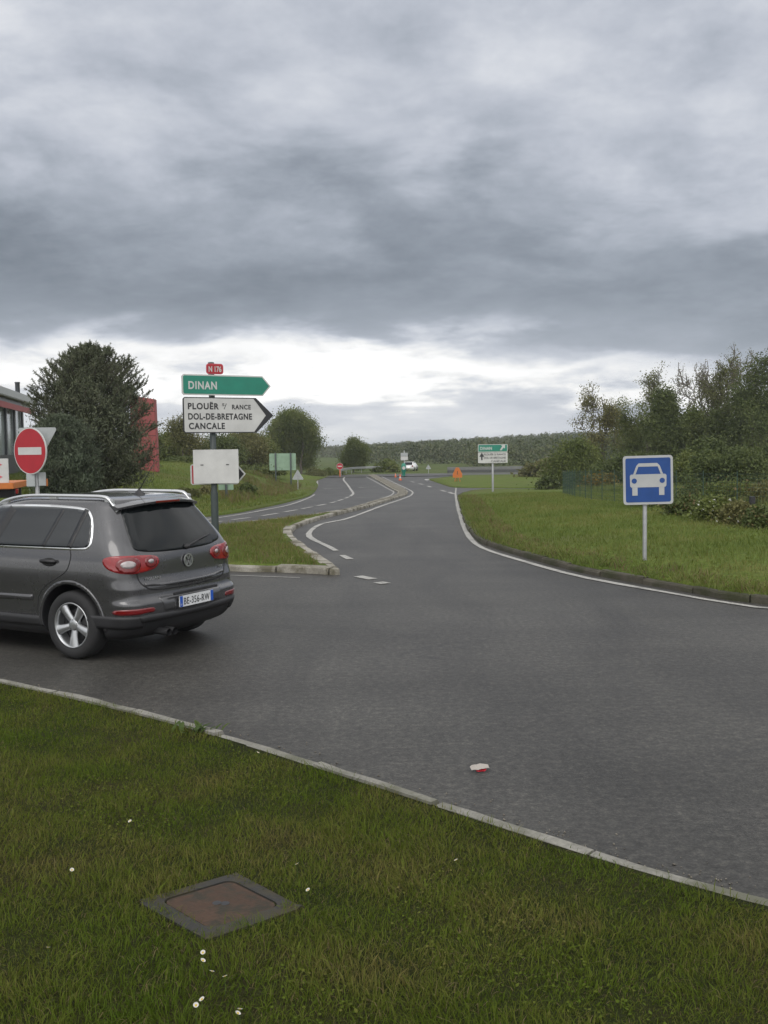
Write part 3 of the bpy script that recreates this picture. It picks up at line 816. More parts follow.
# ---- far green and white sign, at the point of the verge
def far_direction_sign():
    b = at(493, 491.5, zC); D = b.y; m = D / F_PX
    e = tag(empty('direction_sign', b), 'far green over white direction panel on slim pale post', 'road sign')
    top = on(493, 446, D).z - b.z; post_obj(e, top, .07, M_GALV, 0, .09)
    w = 29.5 * m; zm = on(493, 452.4, D).z - b.z; zt = on(493, 444.3, D).z - b.z; zb = on(493, 463, D).z - b.z
    o = prism_obj('green_panel', rrect(-w / 2, zm + .03, w / 2, zt, .05), -.02, .02, M_WHITE, e)
    prism_obj('field', rrect(-w / 2 + .035, zm + .065, w / 2 - .035, zt - .035, .03), -.025, -.021, M_GREEN, o)
    h = zt - zm - .03
    text_obj('lettering', 'DINAN', h * .42, M_WHITE, o, (-w / 2 + .14, -.0255, zm + .03 + h * .28), width=w * .40, bold=.02)
    ax, az = w / 2 - .38, zm + .03 + h * .22
    bm = bmesh.new(); add_prism(bm, [(ax - .13, az), (ax - .03, az - .02), (ax + .12, az + .17), (ax + .2, az + .10), (ax + .22, az + .36), (ax - .06, az + .33), (ax + .03, az + .26)], -.029, -.026)
    bm_obj('arrow', bm, M_WHITE, o)
    o = prism_obj('white_panel', rrect(-w / 2, zb, w / 2, zm, .05), -.02, .02, M_WHITE, e)
    h = zm - zb
    for i, (s, ww) in enumerate((('PLOUËR S/ RANCE', .74), ('DOL DE BRETAGNE', .74), ('CANCALE', .50))):
        text_obj('lettering', s, h * .19, M_BLACK, o, (w / 2 - .12, -.0205, zb + h * (.72 - .32 * i)), width=w * ww, bold=.02, align='RIGHT')
    ax, az = -w / 2 + .25, zb + h * .28
    bm = bmesh.new(); add_prism(bm, [(ax - .05, az), (ax + .05, az), (ax + .05, az + .22), (ax + .17, az + .22), (ax, az + .5), (ax - .17, az + .22), (ax - .05, az + .22)], -.024, -.021)
    bm_obj('arrow', bm, M_BLACK, o)
far_direction_sign()

# ---- orange temporary sign
def orange_sign():
    b = at(457.5, 481.5, zE); D = b.y; m = D / F_PX
    e = tag(empty('temporary_sign', b), 'orange temporary warning triangle on a stand by the grass tip', 'road sign')
    zc = on(457.5, 473, D).z - b.z
    bm = bmesh.new()
    for sx in (-1, 1): add_tube(bm, (sx * 2.6 * m, 0, -.05), (sx * 1.2 * m, .02, zc), .03, .03, 8)
    add_tube(bm, (0, .6, -.05), (0, .06, zc), .03, .03, 8)
    bm_obj('stand', bm, M_CONE, e)
    o = prism_obj('panel', [(-4.7 * m, zc - 4.6 * m), (4.7 * m, zc - 4.6 * m), (4.7 * m, zc - .8 * m), (1.4 * m, zc + 5.6 * m), (-1.4 * m, zc + 5.6 * m), (-4.7 * m, zc - .8 * m)], -.03, -.005, M_ORANGE, e)
    prism_obj('red_triangle', [(p[0], p[1] + zc - .4 * m) for p in round_tri(7.6 * m, .4 * m)], -.036, -.031, M_CONE, o)
    prism_obj('yellow_triangle', [(p[0], p[1] + zc - .4 * m) for p in round_tri(5.8 * m, .3 * m)], -.042, -.037, M_ORANGE, o)
    prism_obj('exclamation_mark', rrect(-.3 * m, zc - 1.6 * m, .3 * m, zc + 2.0 * m, .1 * m), -.048, -.043, M_BLACK, o)
orange_sign()

# ---- backs of signs on the left
def back_panel():
    b = at(283, 483.5, zD); D = b.y; m = D / F_PX
    e = tag(empty('panel_sign', b), 'pale green back of a large sign panel on two dark posts', 'road sign')
    zt, zb = on(283, 453.4, D).z - b.z, on(283, 470.3, D).z - b.z; w = 26.4 * m
    bm = bmesh.new(); add_prism(bm, rrect(-w / 2, zb, w / 2, zt, .05), .10, .14)
    o = bm_obj('panel', bm, M_BACKGREEN, e)
    bm = bmesh.new()
    for k in (.2, .5, .8): add_box(bm, (0, .09, zb + (zt - zb) * k), (w * .98, .018, .05))
    bm_obj('rail', bm, M_BACKGREEN, o)
    for x in (-7.0, 8.1):
        p = at(283 + x, 484, zD); post_obj(e, zt + .05, .075, M_POLE, x * m, 0)
    return
back_panel()
def small_back_panel():
    b = at(226.5, 499.5, zD); D = b.y; m = D / F_PX
    e = tag(empty('panel_sign', b), 'small green panel on a thin dark post below the blank white panel', 'road sign')
    zt, zb = on(226, 482, D).z - b.z, on(226, 490, D).z - b.z
    post_obj(e, zt + .02, .055, M_POLE, 0, 0)
    bm = bmesh.new(); add_prism(bm, rrect(-8 * m, zb, 7 * m, zt, .04), .08, .11); bm_obj('panel', bm, M_BACKGREEN, e)
small_back_panel()
def triangle_sign(px, py, cy, s_px, label, zf, mat=None, stem=M_GALV):
    b = at(px, py, zf); D = b.y; m = D / F_PX
    e = tag(empty('triangle_sign', b), label, 'road sign'); s = s_px * m; zc = on(px, cy, D).z - b.z
    post_obj(e, zc + s * .3, .04, stem, 0, 0)
    bm = bmesh.new(); add_prism(bm, round_tri(s, .06 * s), .05, .07); o = bm_obj('plate', bm, mat or M_SIGNBACK, e)
    bm = bmesh.new(); add_box(bm, (0, .045, -.02 * s), (s * .3, .02, .05)); c = bm_obj('bracket', bm, stem, o); o.location.z = zc
triangle_sign(298, 489.5, 476.2, 12, 'pale back of a triangular sign beside the exit road', zD)
triangle_sign(428.5, 473.5, 467.5, 5.5, 'tiny pale triangular sign far along the main road', zR)
def red_disc():
    b = at(340, 476.5, zD); D = b.y; m = D / F_PX
    e = tag(empty('no_entry_sign', b), 'small far red no entry disc at the end of the exit road', 'road sign')
    zc = on(340, 466.3, D).z - b.z; post_obj(e, zc, .06, M_CONE, 0, .05)
    o = prism_obj('disc', shift(circle(3.3 * m, 28), 0, zc), -.02, .01, M_WHITE, e)
    prism_obj('red_field', shift(circle(3.1 * m, 28), 0, zc), -.025, -.021, M_RED, o)
    prism_obj('white_bar', rrect(-2.1 * m, zc - .5 * m, 2.1 * m, zc + .5 * m, .02), -.03, -.026, M_WHITE, o)
red_disc()

# ---- cluster at the far nose of the splitter
def far_cluster():
    b = at(404.5, 474.8); D = b.y; m = D / F_PX
    e = tag(empty('direction_sign', b), 'slim post with small white panels beside the far white car', 'road sign')
    zt = on(404.5, 450.5, D).z - b.z; post_obj(e, zt, .06, M_GALV, 0, .06)
    prism_obj('white_panel', rrect(-3.6 * m, on(404, 460.2, D).z - b.z, 3.6 * m, on(404, 456.4, D).z - b.z, .05), -.03, 0, M_WHITE, e)
    prism_obj('grey_panel', rrect(-3.6 * m, on(404, 456, D).z - b.z, 3.6 * m, on(404, 452.8, D).z - b.z, .05), -.03, 0, M_SIGNBACK, e)
    b2 = at(403.8, 476.3); D = b2.y; m = D / F_PX
    e = tag(empty('bollard', b2), 'teal bollard with a round white arrow face beside the cones', 'bollard')
    z = on(403, 468, D).z - b2.z
    bm = bmesh.new(); add_lathe(bm, [(1.5 * m, -.05), (1.5 * m, z * .45), (2.3 * m, z * .6), (2.4 * m, z * 1.25), (1.6 * m, z * 1.55), (.01, z * 1.58)], 'Z', 16); bm_obj('body', bm, M_GREEN, e, True)
    prism_obj('face', shift(circle(1.7 * m, 20), 0, z), -2.6 * m, -2.3 * m, M_WHITE, e)
far_cluster()
def cone(px, py, h_px, label):
    b = at(px, py); m = b.y / F_PX; h = h_px * m
    e = tag(empty('traffic_cone', b), label, 'traffic cone', 'traffic cones at the far nose of the island')
    bm = bmesh.new(); add_box(bm, (0, 0, .03), (h * .55, h * .55, .06), 0, .01); bm_obj('base', bm, M_CONE, e)
    bm = bmesh.new(); add_lathe(bm, [(h * .22, .06), (h * .05, h), (.005, h)], 'Z', 16); bm_obj('body', bm, M_CONE, e, True)
    bm = bmesh.new(); add_lathe(bm, [(h * .17, h * .36), (h * .13, h * .6)], 'Z', 16); bm_obj('white_band', bm, M_WHITE, e, True)
cone(395.5, 477.2, 4.0, 'orange and white traffic cone farther left of the teal bollard')
cone(400.2, 480.3, 6.0, 'nearer orange and white traffic cone beside the teal bollard')
def marker(px, py, h, label, mat, cat, name, zf):
    b = at(px, py, zf); m = b.y / F_PX; e = tag(empty(name, b), label, cat)
    bm = bmesh.new(); add_lathe(bm, [(.6 * m, -.05), (.6 * m, h * m * .5), (.4 * m, h * m * .55)], 'Z', 12); bm_obj('post', bm, M_GALV, e)
    bm = bmesh.new(); add_box(bm, (0, 0, h * m * .75), (4.6 * m, .8 * m, h * m * .5), 0, .1 * m); bm_obj('head', bm, mat, e)
marker(427, 481.3, 2.2, 'small white marker stub at the tip of the far grass patch', M_WHITE, 'marker', 'road_marker', zR)
marker(559.5, 486.5, 5, 'small white marker at the left end of the green fence', M_WHITE, 'marker', 'fence_marker', zC)
def post_box():
    b = at(752, 512, zC); m = b.y / F_PX; e = tag(empty('marker_box', b), 'small black box on a stake in the brambles', 'box')
    zt = on(752, 496.5, b.y).z - b.z; zb = on(752, 504, b.y).z - b.z
    post_obj(e, zt, .035, M_POLE, 0, .1)
    bm = bmesh.new(); add_box(bm, (0, 0, (zt + zb) / 2), (5 * m, .14, zt - zb), 0, .01); bm_obj('box', bm, M_BLACK, e)
post_box()

# ---- guard rails
def guard_rail(label, pts, zf, post_step, h=.75, mat=M_GALV):
    P = resample(pts, 1.5); N = normals2(P); b = P[0]
    e = tag(empty('guard_rail', (b[0], b[1], float(zf(*b)))), label, 'guard rail'); o3 = Vector((b[0], b[1], float(zf(*b))))
    bm = bmesh.new(); prof = [(0, -.155), (-.05, -.11), (-.05, -.06), (0, -.02), (0, .02), (-.05, .06), (-.05, .11), (0, .155)]; prev = None
    for (x, y), n in zip(P, N):
        z = float(zf(x, y)) + h - .15
        cur = [bm.verts.new(Vector((x + n[0] * a, y + n[1] * a, z + c)) - o3) for a, c in prof]
        if prev:
            for k in range(len(prof) - 1): bm.faces.new((prev[k], prev[k + 1], cur[k + 1], cur[k]))
        prev = cur
    bm_obj('beam', bm, mat, e)
    Q = resample(pts, post_step)
    for x, y in Q[:90]:
        bm = bmesh.new(); add_box(bm, Vector((x, y + .12, float(zf(x, y)) + h * .45)) - o3, (.08, .12, h * .95)); bm_obj('post', bm, mat, e)
guard_rail('grey guard rail bending round the end of the exit road', catmull(xy([(341, 476), (348, 474), (362, 472.8), (384, 472.3)]), 1), zR, 4, .9)
def barrier():
    M_BAR = concrete_mat('barrier_concrete', (.13, .135, .132), (.19, .19, .185)); x0, x1, y0 = 9.0, 150.0, 141.0
    e = tag(empty('concrete_barrier', (x0, y0, float(zR(x0, y0)))), 'long low grey concrete barrier along the far main road', 'barrier')
    bm = bmesh.new(); add_box(bm, ((x1 - x0) / 2, 0, .14), (x1 - x0, .62, .5), 0, .06); bm_obj('foot', bm, M_SEAM_DARK, e)
    bm = bmesh.new(); add_box(bm, ((x1 - x0) / 2, 0, .58), (x1 - x0, .30, .46), 0, .04); bm_obj('wall_top', bm, M_BAR, e)
M_SEAM_DARK = simple('barrier_foot', (.07, .072, .07), .8, var=.2)
barrier()

# ---- fence on the right
def fence():
    M_FENCE = simple('fence_green', (.022, .050, .034), 0.6, var=0.15)
    pts = xy([(563, 494), (575, 497), (592, 500), (620, 503), (660, 506), (700, 509), (740, 511.5), (785, 513)], zC)
    P = resample(pts, 1.3); o3 = Vector((*P[0], float(zC(*P[0]))))
    e = tag(empty('wire_fence', o3), 'green wire mesh fence below the bushes on the right', 'fence')
    H = 1.0; bm = bmesh.new(); 
    for i in range(len(P) - 1):
        a = Vector((*P[i], float(zC(*P[i])))) - o3; b = Vector((*P[i + 1], float(zC(*P[i + 1])))) - o3
        for k in range(9):
            z = Vector((0, 0, .06 + k * (H - .08) / 8)); add_tube(bm, a + z, b + z, .004, .004, 3, False)
        n = 14
        for k in range(n):
            p = a.lerp(b, k / n); add_tube(bm, p + Vector((0, 0, .05)), p + Vector((0, 0, H - .02)), .0028, .0028, 3, False)
    bm_obj('wire_mesh', bm, M_FENCE, e)
    for x, y in P:
        p = Vector((x, y, float(zC(x, y)))) - o3
        bm = bmesh.new(); add_tube(bm, p - Vector((0, 0, .2)), p + Vector((0, 0, H + .05)), .015, .015, 8); bm_obj('post', bm, M_FENCE, e)
fence()
# ------------------------------------------------------------------ the grey car
def pchip(xs, ys):
    xs, ys = np.array(xs, float), np.array(ys, float); h = np.diff(xs); d = np.diff(ys) / h
    m = np.zeros(len(xs)); m[0], m[-1] = d[0], d[-1]
    for i in range(1, len(xs) - 1):
        if d[i - 1] * d[i] > 0:
            w1, w2 = 2 * h[i] + h[i - 1], h[i] + 2 * h[i - 1]; m[i] = (w1 + w2) / (w1 / d[i - 1] + w2 / d[i])
    def f(q):
        q = np.clip(q, xs[0], xs[-1]); i = np.clip(np.searchsorted(xs, q) - 1, 0, len(xs) - 2); t = (q - xs[i]) / h[i]
        return (ys[i] * (1 + 2 * t) * (1 - t) ** 2 + m[i] * h[i] * t * (1 - t) ** 2 + ys[i + 1] * t * t * (3 - 2 * t) + m[i + 1] * h[i] * t * t * (t - 1))
    return f

class CarShape:
    """Body as a stack of plan outlines: rear, front and half-width as functions of height."""
    Z    = [.20, .25, .33, .42, .50, .555, .575, .60, .66, .70, .72, .80, .90, .97, 1.02, 1.06, 1.12, 1.25, 1.40, 1.50, 1.555, 1.595, 1.620, 1.635, 1.642]
    REAR = [.06 + v for v in [-.66, -.76, -.825, -.865, -.875, -.875, -.865, -.835, -.825, -.825, -.818, -.795, -.79, -.785, -.775, -.755, -.725, -.650, -.560, -.500, -.475, -.455, -.36, -.05, .35]]
    FRNT = [3.20, 3.40, 3.50, 3.54, 3.55, 3.55, 3.55, 3.545, 3.53, 3.52, 3.51, 3.47, 3.35, 3.15, 2.75, 2.42, 2.30, 2.08, 1.80, 1.58, 1.44, 1.30, 1.12, .85, .62]
    Z = [z if z <= 1.08 else 1.08 + (z - 1.08) * .89 for z in Z]
    W    = [.78, .835, .870, .885, .890, .893, .893, .895, .899, .902, .904, .906, .900, .892, .882, .872, .852, .795, .728, .680, .650, .610, .52, .36, .18]
    def __init__(s):
        s.rear, s.front, s.w = pchip(s.Z, s.REAR), pchip(s.Z, s.FRNT), pchip(s.Z, s.W)
    def outline(s, z):
        """Left half, from the middle of the tail to the middle of the nose."""
        r, f, w = float(s.rear(z)), float(s.front(z)), float(s.w(z)); k = min(1.0, w / .6)
        rcx, rcy, bow = .26 * k, .24 * k, .055 * k
        P = []
        for i in range(14):
            y = (w - rcy) * i / 14; P.append((r + bow * (y / (w - rcy)) ** 2.2, y))
        n = 2.25
        for i in range(17):
            t = math.pi / 2 * i / 16
            P.append((r + bow + rcx * (1 - math.cos(t) ** (2 / n)), w - rcy + rcy * math.sin(t) ** (2 / n)))
        xa, xb = r + bow + rcx, f - .12 * k - .5 * k
        for i in range(1, 60): P.append((xa + (xb - xa) * i / 60, w))
        for i in range(15):
            t = math.pi / 2 * i / 14
            P.append((xb + .5 * k * math.sin(t) ** (2 / 2.3), w - .42 * k + .42 * k * math.cos(t) ** (2 / 2.3)))
        yb = w - .42 * k
        for i in range(1, 9):
            y = yb * (1 - i / 8); P.append((f - .12 * k * (y / yb) ** 2, y))
        return [(x, y * (1 - .035 * ((x - 1.3) / 2.2) ** 2)) for x, y in P]
    def levels(s, n=110):
        return np.concatenate([np.linspace(s.Z[0], 1.535, n)[:-1], np.linspace(1.535, s.Z[-1], 18)])

SHAPE = CarShape()
def car_solid(levels):
    rings = []
    for z in levels:
        h = SHAPE.outline(z); full = [(x, y, z) for x, y in h] + [(x, -y, z) for x, y in h[-2:0:-1]]
        rings.append(full)
    n = len(rings[0]); V = np.array(rings).reshape(-1, 3); F = []
    for a in range(len(rings) - 1):
        for i in range(n):
            j = (i + 1) % n; F.append((a * n + i, a * n + j, (a + 1) * n + j, (a + 1) * n + i))
    bm = bmesh.new(); vs = [bm.verts.new(v) for v in V]
    for f in F: bm.faces.new([vs[i] for i in f])
    bm.faces.new([vs[i] for i in range(n)][::-1]); bm.faces.new([vs[(len(rings) - 1) * n + i] for i in range(n)])
    bmesh.ops.remove_doubles(bm, verts=bm.verts[:], dist=1e-5)
    bmesh.ops.recalc_face_normals(bm, faces=bm.faces[:])
    return bm

class Skin:
    """Maps flat outlines onto the body."""
    def __init__(s, bm): s.bvh = BVHTree.FromBMesh(bm)
    def side(s, x, z, sy=1):
        h = s.bvh.ray_cast(Vector((x, 3 * sy, z)), Vector((0, -sy, 0))); return (h[0], h[1]) if h[0] else (None, None)
    def rear(s, y, z):
        h = s.bvh.ray_cast(Vector((-3, y, z)), Vector((1, 0, 0))); return (h[0], h[1]) if h[0] else (None, None)
    def top(s, x, y):
        h = s.bvh.ray_cast(Vector((x, y, 4)), Vector((0, 0, -1))); return (h[0], h[1]) if h[0] else (None, None)
    def wrap(s, d, z, sy=1):
        P = SHAPE.outline(z); acc = 0
        for a, b in zip(P[:-1], P[1:]):
            l = math.hypot(b[0] - a[0], b[1] - a[1])
            if acc + l >= d or b is P[-1]:
                t = (d - acc) / l; p = Vector((a[0] + (b[0] - a[0]) * t, (a[1] + (b[1] - a[1]) * t) * sy, z)); break
            acc += l
        h = s.bvh.find_nearest(p); return (p, h[1])
    def patch(s, name, poly, fn, mat, parent, off=.004, sink=.004, grid=.03, smooth=True):
        P = [Vector(p) for p in resample(list(poly) + [poly[0]], grid * .6)[:-1]]; n = len(P)
        xs = [p.x for p in P]; zs = [p.y for p in P]
        gx, gz = np.meshgrid(np.arange(min(xs), max(xs), grid), np.arange(min(zs), max(zs), grid)); gx, gz = gx.ravel(), gz.ravel()
        pl = [tuple(p) for p in P]
        if len(gx):
            ok = inside(gx, gz, pl) & (seg_dist(gx, gz, pl + pl[:1]) > grid * .35); extra = [Vector((a, b)) for a, b in zip(gx[ok], gz[ok])]
        else: extra = []
        v2, e2, f2, *_ = delaunay_2d_cdt(P + extra, [(i, (i + 1) % n) for i in range(n)], [], 1, 1e-6)
        bm = bmesh.new(); vs, nr = [], []
        for v in v2:
            p, nn = fn(v.x, v.y)
            if p is None: p, nn = Vector((0, 0, 0)), Vector((0, 0, 1)); bad = True
            vs.append(bm.verts.new(p + nn * off)); nr.append(nn)
        bm.verts.index_update(); nmap = {v: q for v, q in zip(vs, nr)}
        for f in f2:
            if len(f) >= 3:
                try: bm.faces.new([vs[i] for i in f])
                except ValueError: pass
        be = [e for e in bm.edges if e.is_boundary]; loop = {v for e in be for v in e.verts}
        low = {v: bm.verts.new(v.co - nmap[v] * (off + sink)) for v in loop}
        for e in be:
            a, b = e.verts; bm.faces.new((a, b, low[b], low[a]))
        for v in [v for v in bm.verts if not v.link_faces]: bm.verts.remove(v)
        o = bm_obj(name, bm, mat, parent, smooth)
        try: 
            for ed in o.data.edges: pass
        except Exception: pass
        return o

def line_poly(pts, w):
    P = np.array(catmull(pts, .02)); N = normals2(P); return [tuple(p) for p in P + N * w / 2] + [tuple(p) for p in (P - N * w / 2)[::-1]]

def make_wheel(parent, x, y, sy, R=.335, name='wheel'):
    w = bpy.data.objects.new(name, None); COL.objects.link(w); w.parent = parent; w.location = (x, y, R); w.empty_display_size = .1
    bm = bmesh.new(); T = .113
    add_lathe(bm, [(.222, -T * .85), (.235, -T * .98), (.285, -T * 1.0), (.318, -T * .90), (.331, -T * .70), (R, -T * .35), (R, T * .35), (.331, T * .70), (.318, T * .90), (.285, T), (.235, T * .98), (.222, T * .85)], 'Y', 48)
    for k in range(3):                                           # tread grooves
        pass
    t = bm_obj('tyre', bm, M_RUBBER, parent, True); 
    bm = bmesh.new(); o = sy
    add_lathe(bm, [(.226, .100 * o), (.222, .108 * o), (.212, .104 * o), (.205, .06 * o), (.20, -.09 * o)], 'Y', 48)
    rim_parts = bm
    for k in range(5):                                           # five broad spokes
        a = math.radians(90 + 72 * k + 36)
        ca, sa = math.cos(a), math.sin(a)
        sec = [(.045, .036, .072), (.09, .034, .084), (.15, .041, .092), (.212, .054, .096)]
        prev = None
        for rr, hw, yy in sec:
            ring = []
            for u, dy in ((-1, -.03), (-.82, 0), (0, .006), (.82, 0), (1, -.03)):
                ring.append(bm.verts.new((rr * ca - u * hw * sa, o * (yy + dy), rr * sa + u * hw * ca)))
            if prev:
                for q in range(4): bm.faces.new((prev[q], prev[q + 1], ring[q + 1], ring[q]))
            prev = ring
    add_lathe(bm, [(.062, .02 * o), (.062, .074 * o), (.052, .082 * o), (.03, .086 * o), (.001, .087 * o)], 'Y', 24)
    rim = bm_obj('rim', bm, M_ALLOY, parent, True)
    bm = bmesh.new(); add_lathe(bm, [(.2, .0), (.001, .0)], 'Y', 32); add_lathe(bm, [(.15, .015 * o), (.15, .03 * o), (.001, .03 * o)], 'Y', 32)
    br = bm_obj('brake_disc', bm, M_PLASTIC, parent, True)
    bm = bmesh.new()
    for k in range(5):
        a = math.radians(90 + 72 * k); add_tube(bm, (.045 * math.cos(a), .076 * o, .045 * math.sin(a)), (.045 * math.cos(a), .083 * o, .045 * math.sin(a)), .009, .009, 8)
    nuts = bm_obj('wheel_bolt', bm, M_PLASTIC, parent, True)
    for c in (t, rim, br, nuts): c.parent = w
    return w

def car_body(parent, paint, name='body'):
    bm = car_solid(SHAPE.levels()); skin = Skin(bm)
    me = bpy.data.meshes.new(name); bm.to_mesh(me); bm.free()
    body = bpy.data.objects.new(name, me); COL.objects.link(body)
    cutters = []
    for x in (0.0, 2.604):
        b = bmesh.new(); bmesh.ops.create_cone(b, cap_ends=True, segments=72, radius1=.395, radius2=.395, depth=3)
        b.transform(Matrix.Translation((x, 0, .345)) @ Matrix.Rotation(math.pi / 2, 4, 'X')); m2 = bpy.data.meshes.new('cutter'); b.to_mesh(m2); b.free()
        # keep the middle of the floor: two shallow wells instead of one through-cut
        c = bpy.data.objects.new('cutter', m2); COL.objects.link(c); cutters.append(c)
        md = body.modifiers.new('cut', 'BOOLEAN'); md.operation = 'DIFFERENCE'; md.object = c; md.solver = 'EXACT'
    dg = bpy.context.evaluated_depsgraph_get(); new = bpy.data.meshes.new_from_object(body.evaluated_get(dg))
    body.modifiers.clear(); body.data = new
    for c in cutters: bpy.data.objects.remove(c)
    new.materials.clear(); new.materials.append(paint); new.materials.append(M_PLASTIC)
    for p in new.polygons:
        c = p.center; dark = c.z < .395
        for x in (0.0, 2.604):
            if math.hypot(c.x - x, c.z - .345) < .396 and abs(p.normal.y) < .5: dark = True
        p.material_index = 1 if dark else 0; p.use_smooth = True
    es = new.edges
    body.parent = parent
    try:
        new.set_sharp_from_angle(angle=math.radians(32))
    except Exception: pass
    return body, skin

def paint_mat(name, col, metal=.55):
    m, nt, b, out = new_mat(name)
    fl = noise_node(nt, 900, 2, .5)
    d = noise_node(nt, 3, 5, .6)
    c = ramp(nt, fl, [(.35, tuple(v * .93 for v in col)), (.65, tuple(v * 1.07 for v in col))])
    nt.links.new(c, b.inputs['Base Color']); b.inputs['Metallic'].default_value = metal
    nt.links.new(ramp(nt, d, [(.3, (.22,) * 3), (.7, (.32,) * 3)]), b.inputs['Roughness'])
    b.inputs['Coat Weight'].default_value = 1.0; b.inputs['Coat Roughness'].default_value = .06
    return m

M_PAINT = paint_mat('grey_metallic_paint', (.063, .063, .067), .45)
M_LAMP_RED = simple('lamp_red', (.24, .005, .008), .12, 0, .8, var=.15, vscale=30)
M_LAMP_DEEP = simple('lamp_deep_red', (.15, .004, .006), .15, 0, .8, var=.1, vscale=30)
M_LAMP_CLEAR = simple('lamp_clear', (.40, .36, .36), .25, .2, .8, var=.15, vscale=25)
M_PLATE = simple('plate_white', (.66, .67, .68), .4, var=.04)
M_PLATE_BLUE = simple('plate_blue', (.01, .08, .42), .4, var=.04)
M_SEAM = simple('panel_gap', (.012, .012, .013), .8, var=.1)

